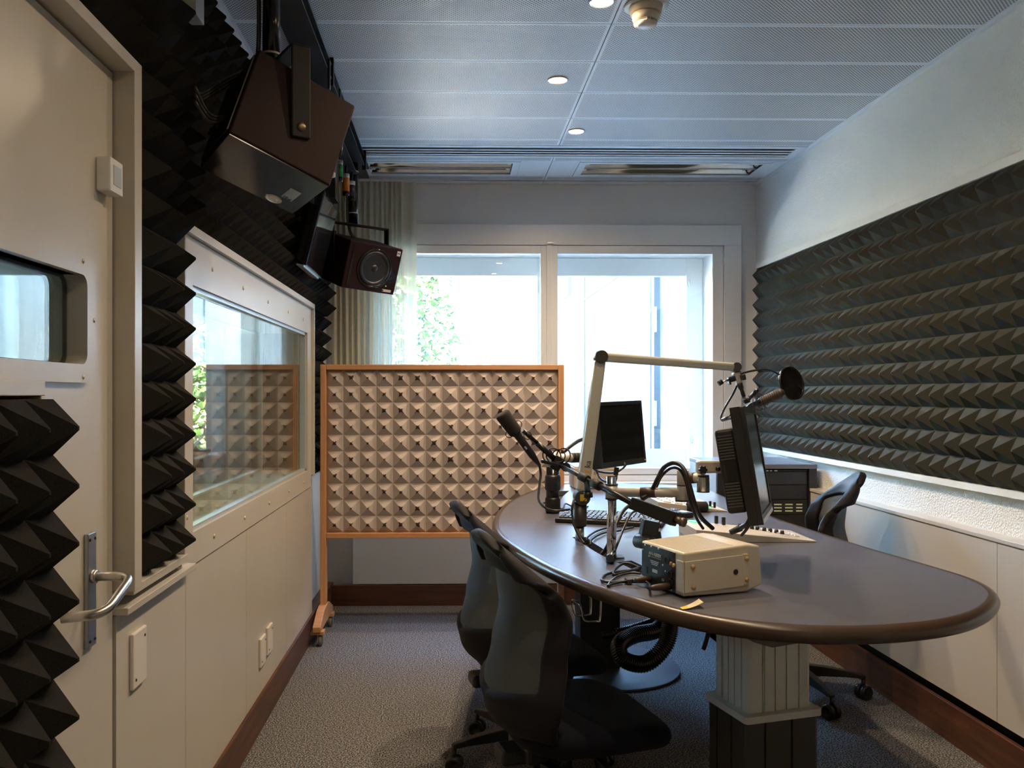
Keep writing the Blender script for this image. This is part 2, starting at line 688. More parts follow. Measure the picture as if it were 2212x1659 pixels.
# left wall with a door opening and the control-room window opening
DY0, DY1, DZ = 0.93, 1.935, 2.152
WY0, WY1, WZ0, WZ1 = 2.50, 4.48, 0.965, 1.722
b = MB()
for y0, y1, z0, z1 in ((YF, DY0, 0, 3.1), (DY0, DY1, DZ, 3.1), (DY1, WY0, 0, 3.1), (WY0, WY1, 0, WZ0),
                       (WY0, WY1, WZ1, 3.1), (WY1, 6.0, 0, 3.1)):
    b.bx(-1.10, XL, y0, y1, z0, z1)
struct(b.build('wall_left', WALLW))

# back wall with the window opening
BX0, BX1, BZ0, BZ1 = -0.60, 1.80, 0.86, 2.36
b = MB()
for x0, x1, z0, z1 in ((-1.10, BX0, 0, 3.1), (BX1, XR, 0, 3.1), (BX0, BX1, 0, BZ0), (BX0, BX1, BZ1, 3.1)):
    b.bx(x0, x1, YB, 5.90, z0, z1)
struct(b.build('wall_back', WALLW))

# ceiling: perforated metal strips with shadow joints, openings for slot diffuser and lights
GAPC = 0.004
b = MB()


def tile(x0, x1, y0, y1, perf, mg=0.013):
    g = GAPC / 2
    x0 += g; x1 -= g; y0 += g; y1 -= g
    z = ZC
    if perf:
        mx = min(mg, (x1 - x0) / 3); my = min(mg, (y1 - y0) / 4)
        vs = [(x0, y0, z), (x1, y0, z), (x1, y1, z), (x0, y1, z),
              (x0 + mx, y0 + my, z), (x1 - mx, y0 + my, z), (x1 - mx, y1 - my, z), (x0 + mx, y1 - my, z)]
        k = b.add(vs)
        b.face((k + 7, k + 6, k + 5, k + 4), 1)
        for i in range(4):
            j = (i + 1) % 4
            b.face((k + i, k + 4 + i, k + 4 + j, k + j), 0)
    else:
        k = b.add([(x0, y0, z), (x1, y0, z), (x1, y1, z), (x0, y1, z)])
        b.face((k + 3, k + 2, k + 1, k), 0)
    t = b.add([(x0, y0, z + 0.02), (x1, y0, z + 0.02), (x1, y1, z + 0.02), (x0, y1, z + 0.02)])
    for i in range(4):
        j = (i + 1) % 4
        b.face((k + j, t + j, t + i, k + i), 0)
    b.face((t, t + 1, t + 2, t + 3), 0)


XS = (XL, 0.615, XR - 0.012)
edges = [4.538 - 0.3565 * i for i in range(17)][::-1]
edges[0] = YF
for y0, y1 in zip(edges, edges[1:]):
    for x0, x1 in zip(XS, XS[1:]):
        tile(x0, x1, y0, y1, True)
LIGHTS = ((-0.56, 0.425), (0.79, 1.975))
for x0, x1 in zip(XS, XS[1:]):
    tile(x0, x1, 4.538, 4.640, True)
    tile(x0, x1, 4.875, 4.950, True, 0.012)
    tile(x0, x1, 5.300, 5.400, True, 0.012)
    tile(x0, x1, 5.425, YB, False)
for x0, x1 in ((XL, -0.56), (0.425, 0.615), (0.615, 0.79), (1.975, XS[2])):
    tile(x0, x1, 4.950, 5.300, False)
for x0, x1 in LIGHTS:
    tile(x0, x1, 4.950, 4.972, False)
    tile(x0, x1, 5.275, 5.300, False)
b.bx(-1.10, XR + 0.02, YF, 6.0, ZC + 0.22, ZC + 0.30, 2)        # slab above the void
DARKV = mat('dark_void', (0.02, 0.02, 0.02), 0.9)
struct(b.build('ceiling', [CEILP, PERF, DARKV]))
struct(MB().bx(XR - 0.018, XR, YF, YB, ZC - 0.012, ZC + 0.01).build('trim_1', CEILP))       # shadow angle on the right wall

# slot diffuser
t = thing('slot_diffuser', 'long white ceiling air diffuser with four black slots, in front of the fluorescent lights', 'air vent', (0.6, 4.757, ZC))
m = MB()
m.bx(XL, 2.055, 4.642, 4.682, ZC - 0.002, ZC + 0.004).bx(XL, 2.055, 4.848, 4.873, ZC - 0.002, ZC + 0.004)
m.bx(2.0, 2.055, 4.682, 4.848, ZC - 0.002, ZC + 0.004)
m.build('frame', CEILP, t)
y = 4.682
for i in range(3):
    yy = 4.682 + 0.0465 * (i + 1) - 0.010
    MB().bx(XL, 2.0, yy, yy + 0.019, ZC - 0.002, ZC + 0.001).build('blade', CEILP, t)
MB().bx(XL, 2.0, 4.645, 4.872, ZC + 0.012, ZC + 0.02).build('plenum', DARKV, t)

MIRROR = mat('mirror_reflector', (0.72, 0.72, 0.72), 0.06, metal=1.0)
IVORY = mat('ivory_plastic', (0.72, 0.66, 0.46), 0.4)
for k, (x0, x1) in enumerate(LIGHTS):
    t = thing('fluorescent_light', ('unlit twin-trough mirror fluorescent fitting in the ceiling, above the pale curtain' if k == 0 else
              'unlit twin-trough mirror fluorescent fitting in the ceiling corner beside the plaster wall'), 'ceiling light',
              ((x0 + x1) / 2, 5.12, ZC), group='recessed fluorescent lights')
    f = MB()
    y0, y1 = 4.972, 5.275
    f.bx(x0, x1, y0, y0 + 0.03, ZC - 0.003, ZC + 0.012).bx(x0, x1, y1 - 0.025, y1, ZC - 0.003, ZC + 0.012)
    f.bx(x0, x0 + 0.045, y0 + 0.03, y1 - 0.025, ZC - 0.003, ZC + 0.012).bx(x1 - 0.045, x1, y0 + 0.03, y1 - 0.025, ZC - 0.003, ZC + 0.012)
    f.build('frame', CEILP, t)
    ys = (y0 + 0.03, (y0 + y1) / 2 - 0.003, (y0 + y1) / 2 + 0.003, y1 - 0.025)
    for a, c in ((ys[0], ys[1]), (ys[2], ys[3])):
        r = MB()
        r.grid(lambda u, v: Vector((x0 + 0.045 + (x1 - x0 - 0.09) * u, a + (c - a) * v,
                                    ZC + 0.008 + 0.085 * (1 - (2 * v - 1) ** 2) ** 0.8)), 1, 14)
        r.build('reflector', MIRROR, t)
        for xx in (x0 + 0.05, x1 - 0.075):
            MB().bx(xx, xx + 0.025, (a + c) / 2 - 0.018, (a + c) / 2 + 0.018, ZC + 0.01, ZC + 0.075).build('lamp_holder', IVORY, t, bevel=0.003)
    MB().bx(x0 + 0.045, x1 - 0.045, ys[1], ys[2], ZC, ZC + 0.03).build('spine', CEILP, t)
    for xa in (x0 + 0.04, x1 - 0.045):
        MB().bx(xa, xa + 0.005, y0 + 0.03, y1 - 0.025, ZC, ZC + 0.1).build('end_plate', MIRROR, t)

# downlights
LAMP = mat('halogen_lens', (1, 0.9, 0.75), 0.4, emit=(1.0, 0.72, 0.42), estr=LENS_EMIT)
RIM = mat('downlight_rim', (0.75, 0.72, 0.68), 0.25, metal=0.6)
DL = [(0.544, 2.933), (0.481, 3.668), (0.675, 4.384), (0.52, 2.16), (0.50, 1.40), (0.50, 0.62)]
DLAB = ['lit halogen downlight at the top edge of the view, left of the smoke detector',
        'lit halogen downlight in the middle of the perforated ceiling',
        'lit halogen downlight nearest the slot diffuser',
        'lit halogen downlight above the near end of the desk', 'lit halogen downlight over the room entrance',
        'lit halogen downlight at the near end of the ceiling']
for k, (x, y) in enumerate(DL):
    t = thing('downlight', DLAB[k], 'downlight', (x, y, ZC), group='ceiling downlights')
    MB().lathe([(0.047, ZC + 0.002), (0.047, ZC - 0.004), (0.040, ZC - 0.006), (0.036, ZC - 0.002), (0.034, ZC + 0.001)], (x, y, 0), n=32).build('rim', RIM, t)
    MB().lathe([(0.0, ZC - 0.0045), (0.02, ZC - 0.004), (0.035, ZC - 0.0015), (0.036, ZC + 0.0)], (x, y, 0), n=24).build('lens', LAMP, t)
    ld = bpy.data.lights.new('halogen_lamp', 'SPOT')
    ld.energy = SPOT_W[k]
    ld.spot_size = math.radians(160)
    ld.spot_blend = 1.0
    ld.shadow_soft_size = 0.025
    ld.color = (1.0, 0.76, 0.51)
    lo = bpy.data.objects.new('halogen_lamp', ld)
    COL.objects.link(lo)
    lo.parent = t
    lo.location = (0, 0, -0.012)

# smoke detector
SX, SY = 0.712, 2.965
t = thing('smoke_detector', 'cream dome smoke detector on a white ring in the perforated ceiling', 'smoke detector', (SX, SY, ZC))
CREAM = mat('cream_plastic', (0.70, 0.63, 0.52), 0.35)
MB().lathe([(0.0, ZC), (0.080, ZC), (0.080, ZC - 0.004), (0.062, ZC - 0.005), (0.0, ZC - 0.005)], (SX, SY, 0), n=40).build('ring', CEILP, t)
MB().lathe([(0.0, ZC - 0.004), (0.060, ZC - 0.004), (0.060, ZC - 0.010), (0.056, ZC - 0.030), (0.051, ZC - 0.031), (0.0, ZC - 0.031)], (SX, SY, 0), n=40).build('base', CREAM, t)
MB().lathe([(0.0, ZC - 0.030), (0.0515, ZC - 0.032), (0.049, ZC - 0.050), (0.043, ZC - 0.058), (0.036, ZC - 0.059), (0.0, ZC - 0.059)], (SX, SY, 0), n=40).build('head', CREAM, t)
MB().lathe([(0.0, ZC - 0.058), (0.034, ZC - 0.058), (0.034, ZC - 0.064), (0.0, ZC - 0.064)], (SX, SY, 0), n=32).build('sensor_slot', BLACK, t)
MB().lathe([(0.041, ZC - 0.064), (0.040, ZC - 0.068), (0.030, ZC - 0.075), (0.012, ZC - 0.079), (0.0, ZC - 0.079)], (SX, SY, 0), n=36).build('cap', mat('pale_plastic', (0.74, 0.72, 0.70), 0.3), t)
for a in (-110, 0, 120, 240):
    p = MB()
    ca, sa = math.cos(math.radians(a - 90)), math.sin(math.radians(a - 90))
    for o in (-0.006, 0.006):
        p.box((SX + ca * 0.041 - sa * o, SY + sa * 0.041 + ca * o, ZC - 0.060), (0.005, 0.003, 0.016), rotm(az=math.radians(a - 90)))
    p.build('bridge', CREAM, t)

# ------------------------------------------------------------------ acoustic foam helper


def foam(name, org, ud, vd, nd, nu, nv, pu, pv, h, base, m, uv=False, blunt=0.03):
    """pyramid foam: org = lower corner on the wall face, ud/vd unit directions, nd outwards, base thickness"""
    org, ud, vd, nd = Vector(org), Vector(ud), Vector(vd), Vector(nd)
    b = MB()
    P = lambda a, c, k: org + ud * (a * pu) + vd * (c * pv) + nd * k
    for j in range(nv):
        for i in range(nu):
            e = blunt
            k = b.add([P(i, j, base), P(i + 1, j, base), P(i + 1, j + 1, base), P(i, j + 1, base),
                       P(i + .5 - e, j + .5 - e, base + h), P(i + .5 + e, j + .5 - e, base + h),
                       P(i + .5 + e, j + .5 + e, base + h), P(i + .5 - e, j + .5 + e, base + h)])
            uvs = [(i, j), (i + 1, j), (i + 1, j + 1), (i, j + 1), (i + .5 - e, j + .5 - e), (i + .5 + e, j + .5 - e),
                   (i + .5 + e, j + .5 + e), (i + .5 - e, j + .5 + e)]
            eps = 1e-3
            for q in ((0, 1, 5, 4), (1, 2, 6, 5), (2, 3, 7, 6), (3, 0, 4, 7), (4, 5, 6, 7)):
                if uv:
                    b.uv[len(b.f)] = [(min(max(uvs[a][0], i + eps), i + 1 - eps), min(max(uvs[a][1], j + eps), j + 1 - eps)) for a in q]
                b.face([k + a for a in q])
    k = b.add([P(0, 0, 0), P(nu, 0, 0), P(nu, nv, 0), P(0, nv, 0), P(0, 0, base), P(nu, 0, base), P(nu, nv, base), P(0, nv, base)])
    for q in ((0, 1, 5, 4), (1, 2, 6, 5), (2, 3, 7, 6), (3, 0, 4, 7), (3, 2, 1, 0)):
        if uv:
            b.uv[len(b.f)] = [(0.001, 0.001)] * 4
        b.face([k + a for a in q])
    return b


# ------------------------------------------------------------------ right wall
FY0, FY1 = 0.93, 5.43
t = thing('acoustic_foam', 'long pyramid foam panel, toned lighter for window light, in a white frame on the rough plaster right wall', 'acoustic foam', (XR, 3.2, 1.02))
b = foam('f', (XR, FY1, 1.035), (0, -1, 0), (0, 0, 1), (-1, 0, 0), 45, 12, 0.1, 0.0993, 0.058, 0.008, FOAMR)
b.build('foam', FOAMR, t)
fr = MB()
fr.bx(XR - 0.022, XR, FY0, FY1 + 0.012, 2.227, 2.262).bx(XR - 0.035, XR, FY0, FY1 + 0.012, 1.010, 1.036)
fr.bx(XR - 0.022, XR, FY1, FY1 + 0.012, 1.036, 2.227)
fr.build('frame', WHITE, t)
struct(MB().bx(1.995, XR, YF, YB, 0.845, 0.862).build('trim_2', PAINTG, bevel=0.002))
b = MB()
ys = [YF, 0.35, 1.6, 2.95, 4.25, YB]
for a, c in zip(ys, ys[1:]):
    b.bx(2.000, XR, a + 0.0015, c - 0.0015, 0.185, 0.845)
struct(b.build('trim_3', PAINTG))
struct(MB().bx(1.984, 2.004, YF, YB, 0.0, 0.152).build('baseboard_right', BASEW, bevel=0.002))
struct(MB().bx(2.03, XR, YF, YB, 0.0, 0.185).build('trim_4', DARKV))

# ------------------------------------------------------------------ left wall dressing
b = MB()
ys = [DY1 + 0.006, 2.446, 3.167, 3.93, 4.66]
for a, c in zip(ys, ys[1:]):
    b.bx(XL, -0.795, a + 0.0015, c - 0.0015, 0.10, 0.862)
struct(b.build('trim_5', PAINT))
struct(MB().bx(XL, -0.765, DY1 + 0.002, 2.452, 0.864, 0.882).build('trim_6', PAINT, bevel=0.002))
struct(MB().bx(XL, -0.783, DY1 + 0.006, 5.40, 0.0, 0.142).build('baseboard_left', BASEW, bevel=0.002))
SCREW = mat('painted_screw', (0.62, 0.55, 0.45), 0.35, metal=0.3)

FH = 0.070
foams = [
    ('black pyramid foam strip between the white door and the control room window', (-0.84, 2.075, 0.924), 3, 18, 0.04, 0.072),
    ('black pyramid foam panel high above the white door', (-0.84, 0.875, 2.224), 12, 5, 0.04, 0.072),
    ('wide black pyramid foam panel above the control room window', (-0.84, 2.475, 1.896), 29, 8, 0.022, 0.066),
    ('black pyramid foam strip beside the pale curtain, beyond the control room window', (-0.84, 4.62, 0.896), 7, 10, 0.0, 0.066),
    ('small black pyramid foam offcut under the white corner post', (-0.84, 2.375, 1.896), 1, 6, 0.04, 0.072)]
for lab, org, nu, nv, bs, h in foams:
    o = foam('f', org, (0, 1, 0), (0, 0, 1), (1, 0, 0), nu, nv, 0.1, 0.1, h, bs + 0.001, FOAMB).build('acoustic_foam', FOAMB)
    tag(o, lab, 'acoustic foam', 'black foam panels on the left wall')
tag(MB().bx(XL, -0.745, 2.385, 2.465, 2.50, ZC).build('corner_post', PAINTG, bevel=0.002),
    'white boxed post at the ceiling between two black foam panels', 'post')

# casing fins round the foam strip
b = MB()
b.bx(-0.835, -0.750, 1.940, 1.985, 0.920, 2.184).bx(-0.835, -0.750, 0.86, 1.940, 2.153, 2.184)
b.bx(-0.835, -0.770, 1.985, 2.392, 0.900, 0.922).bx(-0.835, -0.775, 2.380, 2.394, 0.922, 1.86)
struct(b.build('trim_7', PAINT, bevel=0.002))

# control-room window
w2 = sempty('window_2', (-0.84, 3.5, 1.35))
b = MB()
PY0, PY1, PZ0, PZ1 = 2.396, 4.600, 0.866, 1.865
b.bx(XL, -0.790, PY0, WY0, PZ0, PZ1).bx(XL, -0.790, WY1, PY1, PZ0, PZ1)
b.bx(XL, -0.790, WY0, WY1, PZ0, WZ0).bx(XL, -0.790, WY0, WY1, WZ1, PZ1)
b.build('surround', PAINT, w2)
b = MB()
b.bx(XL, -0.772, 2.395, 4.618, 1.867, 1.894).bx(XL, -0.772, 4.602, 4.618, 0.93, 1.867)
b.build('hood', PAINT, w2, bevel=0.0015)
for y, z in ((2.70, 1.80), (3.10, 1.79), (3.52, 1.785), (3.95, 1.785), (4.35, 1.785), (2.44, 1.02), (2.72, 0.915), (3.12, 0.915), (3.54, 0.915), (3.97, 0.915), (4.36, 0.915), (2.44, 1.5)):
    MB().lathe([(0.0075, 0), (0.0075, 0.002), (0.004, 0.004), (0, 0.0042)], (-0.790, y, z), rotm(ay=PI / 2), n=12).build('screw', SCREW, w2)
b = MB()
for y0, y1, z0, z1 in ((WY0, WY1, WZ0, WZ0 + 0.014), (WY0, WY1, WZ1 - 0.014, WZ1), (WY0, WY0 + 0.014, WZ0, WZ1), (WY1 - 0.014, WY1, WZ0, WZ1)):
    b.bx(-0.828, -0.800, y0, y1, z0, z1)
    b.bx(-1.060, -1.035, y0, y1, z0, z1)
b.build('glazing_bead', mat('grey_bead', (0.55, 0.58, 0.56), 0.35, metal=0.4), w2)
FELT = mat('ochre_felt', (0.34, 0.27, 0.13), 0.95, var=0.25, vscale=40, bump=0.2, bscale=300)
FELTD = mat('brown_lining', (0.19, 0.13, 0.085), 0.8, var=0.4, vscale=9)
b = MB()
b.bx(-1.098, -0.842, WY0, WY1, WZ0 - 0.0, WZ0 + 0.004, 0).bx(-1.098, -0.842, WY0, WY1, WZ1 - 0.004, WZ1, 0)
b.bx(-1.098, -0.842, WY1 - 0.004, WY1, WZ0, WZ1, 1).bx(-1.098, -0.842, WY0, WY0 + 0.004, WZ0, WZ1, 1)
b.build('lining', [FELT, FELTD], w2)
MB().bx(-0.818, -0.812, WY0, WY1, WZ0, WZ1).build('pane', GLASSG, w2)
MB().bx(-1.050, -1.044, WY0, WY1, WZ0, WZ1).build('pane', GLASSG, w2)

# door
d1 = sempty('door_1', (-0.80, 1.4, 0.0))
LX = -0.800
VY0, VY1, VZ0, VZ1 = 1.02, 1.765, 1.452, 1.643           # vision panel
b = MB()
b.bx(-0.87, LX, DY0 + 0.004, VY0, 0.008, 2.146).bx(-0.87, LX, VY1, DY1 - 0.003, 0.008, 2.146)
b.bx(-0.87, LX, VY0, VY1, 0.008, VZ0).bx(-0.87, LX, VY0, VY1, VZ1, 2.146)
b.build('leaf', PAINT, d1)
Rd = Matrix(((0, 0, 1), (1, 0, 0), (0, 1, 0)))            # local x -> +Y, y -> +Z, z -> +X
cyy, czz = (DY0 + 1.872) / 2, (0.06 + 2.012) / 2


def ring(b, outer, inner, h0, h1, c, R, mi=0):
    """flat ring between two closed outlines with the same number of points"""
    c = Vector(c)
    n = len(outer)
    P = lambda q, h: c + R @ Vector((q[0], q[1], h))
    k = b.add([P(q, h0) for q in outer] + [P(q, h1) for q in outer] + [P(q, h0) for q in inner] + [P(q, h1) for q in inner])
    for i in range(n):
        j = (i + 1) % n
        b.face((k + i, k + j, k + n + j, k + n + i), mi)
        b.face((k + 2 * n + j, k + 2 * n + i, k + 3 * n + i, k + 3 * n + j), mi)
        b.face((k + n + i, k + n + j, k + 3 * n + j, k + 3 * n + i), mi)
        b.face((k + j, k + i, k + 2 * n + i, k + 2 * n + j), mi)


b = MB()
ring(b, rrect(0.942, 1.952, 0.012, cx=0, cy=0), rrect(VY1 - VY0 + 0.02, VZ1 - VZ0 + 0.02, 0.02, cx=(VY0 + VY1) / 2 - 1.401, cy=(VZ0 + VZ1) / 2 - 1.036), 0, 0.004, (LX, 1.401, 1.036), Rd)
b.build('face_panel', PAINT, d1)
b = MB()
cy0, cz0 = (VY0 + VY1) / 2, (VZ0 + VZ1) / 2
ring(b, rrect(VY1 - VY0 + 0.082, VZ1 - VZ0 + 0.078, 0.045, k=8), rrect(VY1 - VY0, VZ1 - VZ0, 0.024, k=8), 0.0, 0.012, (LX + 0.004, cy0, cz0), Rd)
ring(b, rrect(VY1 - VY0 + 0.004, VZ1 - VZ0 + 0.004, 0.026, k=8), rrect(VY1 - VY0, VZ1 - VZ0, 0.024, k=8), -0.06, 0.0, (LX + 0.004, cy0, cz0), Rd)
b.build('window_frame', PAINT, d1)
b = MB()
ring(b, rrect(VY1 - VY0, VZ1 - VZ0, 0.024, k=8), rrect(VY1 - VY0 - 0.016, VZ1 - VZ0 - 0.01, 0.02, k=8), -0.034, -0.028, (LX, cy0, cz0), Rd)
b.build('gasket', RUBBER, d1)
MB().bx(-0.830, -0.825, VY0 + 0.001, VY1 - 0.001, VZ0 + 0.001, VZ1 - 0.001).build('pane', GLASSG, d1)
MB().bx(-0.862, -0.857, VY0 + 0.001, VY1 - 0.001, VZ0 + 0.001, VZ1 - 0.001).build('pane', GLASSG, d1)
for y, z in ((1.745, 1.672), (1.798, 1.55), (1.745, 1.425), (1.40, 1.672), (1.40, 1.425)):
    MB().lathe([(0.005, 0), (0.005, 0.001), (0, 0.0025)], (LX + 0.016, y, z), rotm(ay=PI / 2), n=10).build('screw', SCREW, d1)
# foam on the door with its little frame
b = MB()
b.bx(LX, -0.735, 0.95, 1.485, 1.386, 1.412).bx(LX, -0.735, 1.470, 1.485, 0.05, 1.386)
b.build('foam_frame', PAINT, d1, bevel=0.0015)
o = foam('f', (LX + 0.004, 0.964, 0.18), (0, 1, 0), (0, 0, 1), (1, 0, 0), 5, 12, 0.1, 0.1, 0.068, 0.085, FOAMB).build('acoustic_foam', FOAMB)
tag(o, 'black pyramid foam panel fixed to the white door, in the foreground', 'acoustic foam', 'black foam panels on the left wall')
# lever handle
h = MB().bx(LX + 0.004, LX + 0.014, 1.774, 1.815, 0.836, 1.085).build('handle_plate', mat('dull_nickel', (0.42, 0.44, 0.47), 0.3, metal=0.9), d1, bevel=0.002)
for y in (1.782, 1.807):
    for z in (0.85, 1.071):
        MB().lathe([(0.004, 0), (0.003, 0.002), (0, 0.002)], (LX + 0.014, y, z), rotm(ay=PI / 2), n=10).build('screw', BLACK, h)
hd = MB()
pts = [(LX + 0.010, 1.792, 0.990)]
A, B_, C_, D_ = Vector((LX + 0.010, 1.792, 0.990)), Vector((-0.700, 1.795, 0.990)), Vector((-0.700, 1.655, 0.945)), Vector((-0.780, 1.640, 0.940))


def fillet(P0, P1, P2, r, k=7):
    a = (P0 - P1).normalized(); c = (P2 - P1).normalized()
    return [P1 + a * r * (1 - t) ** 2 + c * r * t ** 2 for t in [i / k for i in range(k + 1)]]


hd.tube([A] + fillet(A, B_, C_, 0.035) + fillet(B_, C_, D_, 0.035) + [D_], 0.0105, n=16, smooth=0)
hd.lathe([(0.0145, 0), (0.0145, 0.012), (0.0115, 0.013)], (LX + 0.013, 1.792, 0.990), rotm(ay=PI / 2), n=18)
hd.build('door_handle', STEEL, d1)
t = thing('contact_sensor', 'small white contact sensor with a pale window on the upper door edge', 'sensor', (-0.79, 1.868, 1.88))
MB().bx(LX + 0.004, -0.762, 1.832, 1.902, 1.845, 1.922).build('housing', mat('sensor_white', (0.72, 0.70, 0.66), 0.4), t, bevel=0.004)
MB().bx(-0.7625, -0.7605, 1.846, 1.888, 1.862, 1.906).build('window', mat('sensor_window', (0.45, 0.50, 0.54), 0.3), t)

# plates on the wainscot
PLATE = mat('plate_plastic', (0.70, 0.65, 0.57), 0.3)
for lab, y0, y1, z0, z1 in (('large white blank plate on the left wall panel below the ledge', 2.02, 2.11, 0.655, 0.795),
                            ('white socket plate low on the left panelling, the nearer of a pair', 3.37, 3.46, 0.255, 0.375),
                            ('white socket plate low on the left panelling, the farther of a pair', 3.50, 3.59, 0.265, 0.385)):
    t = thing('wall_plate', lab, 'wall plate', (-0.795, y0, z0), group='blank plates on the left panelling')
    MB().bx(-0.7955, -0.784, y0, y1, z0, z1).build('cover', PLATE, t, bevel=0.004)
    for yy, zz in ((y0 + 0.016, z0 + 0.022), (y1 - 0.016, z1 - 0.022)):
        MB().lathe([(0.004, 0), (0.003, 0.0015), (0, 0.0015)], (-0.784, yy, zz), rotm(ay=PI / 2), n=10).build('screw', BLACK, t)

# ------------------------------------------------------------------ back window (box window: inner and outer pair of casements)
FRW = mat('window_paint', (0.84, 0.84, 0.82), 0.35)
w1 = sempty('window_1', (0.6, 5.5, 0.85))
b = MB()
b.bx(-0.70, 1.959, 5.462, YB, 2.391, 2.526).bx(1.843, 1.959, 5.462, YB, 0.80, 2.391).bx(-0.70, BX0 + 0.02, 5.462, YB, 0.80, 2.391)
b.bx(BX0, 1.843, 5.462, YB, 0.80, 0.838)
b.build('casing', FRW, w1, bevel=0.002)
IN = ((-0.575, 0.602, -0.52, 0.602 - 0.0), (0.717, 1.767, 0.717, 1.767))


def sash(x0, x1, z0, z1, gx0, gx1, gz0, gz1, ya, yb, nm, gm=GLASS):
    b = MB()
    b.bx(x0, gx0, ya, yb, z0, z1).bx(gx1, x1, ya, yb, z0, z1).bx(gx0, gx1, ya, yb, z0, gz0).bx(gx0, gx1, ya, yb, gz1, z1)
    o = b.build(nm, FRW, w1, bevel=0.003)
    MB().bx(gx0, gx1, (ya + yb) / 2 - 0.002, (ya + yb) / 2 + 0.002, gz0, gz1).build('pane', gm, o)
    return o


sash(-0.58, 0.655, 0.842, 2.388, -0.50, 0.602, 0.885, 2.333, 5.475, 5.525, 'inner_sash', GLASSH)
sash(0.660, 1.840, 0.842, 2.388, 0.717, 1.767, 0.885, 2.333, 5.475, 5.525, 'inner_sash', GLASSH)
MB().bx(0.640, 0.675, 5.460, 5.476, 0.842, 2.388).build('cover_strip', FRW, w1, bevel=0.003)
sash(BX0 + 0.001, 0.665, 0.865, 2.355, -0.42, 0.612, 0.992, 2.229, 5.79, 5.84, 'outer_sash')
sash(0.667, BX1 - 0.001, 0.865, 2.355, 0.735, 1.680, 0.992, 2.229, 5.79, 5.84, 'outer_sash')
MB().cyl((0.655, 5.468, 2.40), (0.655, 5.452, 2.40), 0.006).bx(0.645, 0.685, 5.444, 5.454, 2.396, 2.406).build('latch', STEEL, w1)
for x, z in ((1.842, 2.29), (1.842, 1.02)):
    MB().cyl((x, 5.468, z - 0.03), (x, 5.468, z + 0.03), 0.006).build('hinge', FRW, w1)
for x, z in ((1.70, 2.18), (1.72, 1.06)):
    MB().cyl((x, 5.785, z - 0.025), (x, 5.785, z + 0.025), 0.006).build('hinge', STEEL, w1)
struct(MB().bx(-0.72, 1.98, 5.36, 5.462, 0.775, 0.800).build('trim_8', FRW, bevel=0.003))
struct(MB().bx(-0.645, 1.40, 5.345, 5.365, 0.140, 0.775).build('trim_9', mat('grey_white_panel', (0.60, 0.62, 0.62), 0.35)))
struct(MB().bx(-0.783, 1.984, 5.33, 5.352, 0.0, 0.134).build('baseboard_back', BASEX, bevel=0.002))

# curtain: pale sheer cloth hanging in soft pleats
CURT = bpy.data.materials.new('sheer_curtain')
n, l = nodes_of(CURT)
n.remove(n['Principled BSDF'])
df = n.new('ShaderNodeBsdfDiffuse'); df.inputs['Color'].default_value = (0.78, 0.74, 0.60, 1)
tl = n.new('ShaderNodeBsdfTranslucent'); tl.inputs['Color'].default_value = (0.80, 0.78, 0.62, 1)
mx = n.new('ShaderNodeMixShader'); mx.inputs['Fac'].default_value = 0.30
l.new(df.outputs['BSDF'], mx.inputs[1]); l.new(tl.outputs['BSDF'], mx.inputs[2])
tp = n.new('ShaderNodeBsdfTransparent')
m2 = n.new('ShaderNodeMixShader'); m2.inputs['Fac'].default_value = 0.10
l.new(mx.outputs['Shader'], m2.inputs[1]); l.new(tp.outputs['BSDF'], m2.inputs[2])
l.new(m2.outputs['Shader'], n['Material Output'].inputs['Surface'])
rnd = random.Random(3)
ph = [rnd.uniform(0, 6) for _ in range(6)]


def cur(u, v):
    x = -0.80 + 0.49 * u + 0.006 * math.sin(9 * u + v * 2)
    amp = 0.022 * (0.75 + 0.25 * math.sin(5 * u + 1))
    y = 5.405 + amp * math.sin(2 * PI * 13 * u + 1.2 * math.sin(7 * u + ph[0]) + 0.25 * math.sin(3 * v + ph[1])) + 0.006 * math.sin(40 * u + ph[2])
    return Vector((x, y, 0.98 + (2.795 - 0.98) * v))


t = thing('curtain', 'pale cream sheer curtain gathered at the left of the window', 'curtain', (-0.5, 5.4, 0.98))
MB().grid(cur, 300, 8).build('cloth', CURT, t)
MB().grid(lambda u, v: Vector((-0.315 + 0.085 * u, 5.412 + 0.008 * math.sin(6 * u), 0.98 + 1.815 * v)), 10, 2).build('leading_edge', CURT, t)
MB().bx(-0.81, 0.0, 5.395, 5.425, 2.795, 2.808).build('rail', WHITE, t)

# ------------------------------------------------------------------ rolling foam screen
GY = 4.70
t = thing('acoustic_screen', 'rolling beech-framed screen of worn grey pyramid foam in front of the window', 'room divider', (-0.05, GY, 0))
fr = MB()
fr.bx(-0.752, -0.718, GY - 0.03, GY + 0.03, 0.15, 1.556)
fr.build('post', BEECH, t, bevel=0.004)
MB().bx(0.615, 0.649, GY - 0.03, GY + 0.03, 0.15, 1.556).build('post', BEECH, t, bevel=0.004)
fr = MB()
fr.bx(-0.718, 0.615, GY - 0.03, GY + 0.03, 1.526, 1.556)
MB().bx(-0.718, 0.615, GY - 0.03, GY + 0.03, 0.560, 0.590).build('rail', BEECHX, t, bevel=0.003)
fr.build('rail', BEECHX, t, bevel=0.003)
MB().bx(-0.718, 0.615, GY + 0.012, GY + 0.026, 0.590, 1.526).build('backing', mat('backing_board', (0.07, 0.03, 0.022), 0.6), t)
foam('f', (-0.718, GY + 0.012, 0.590), (1, 0, 0), (0, 0, 1), (0, -1, 0), 14, 10, 1.333 / 14, 0.0936, 0.036, 0.006, FOAMG, uv=True, blunt=0.045).build('foam', FOAMG, t)
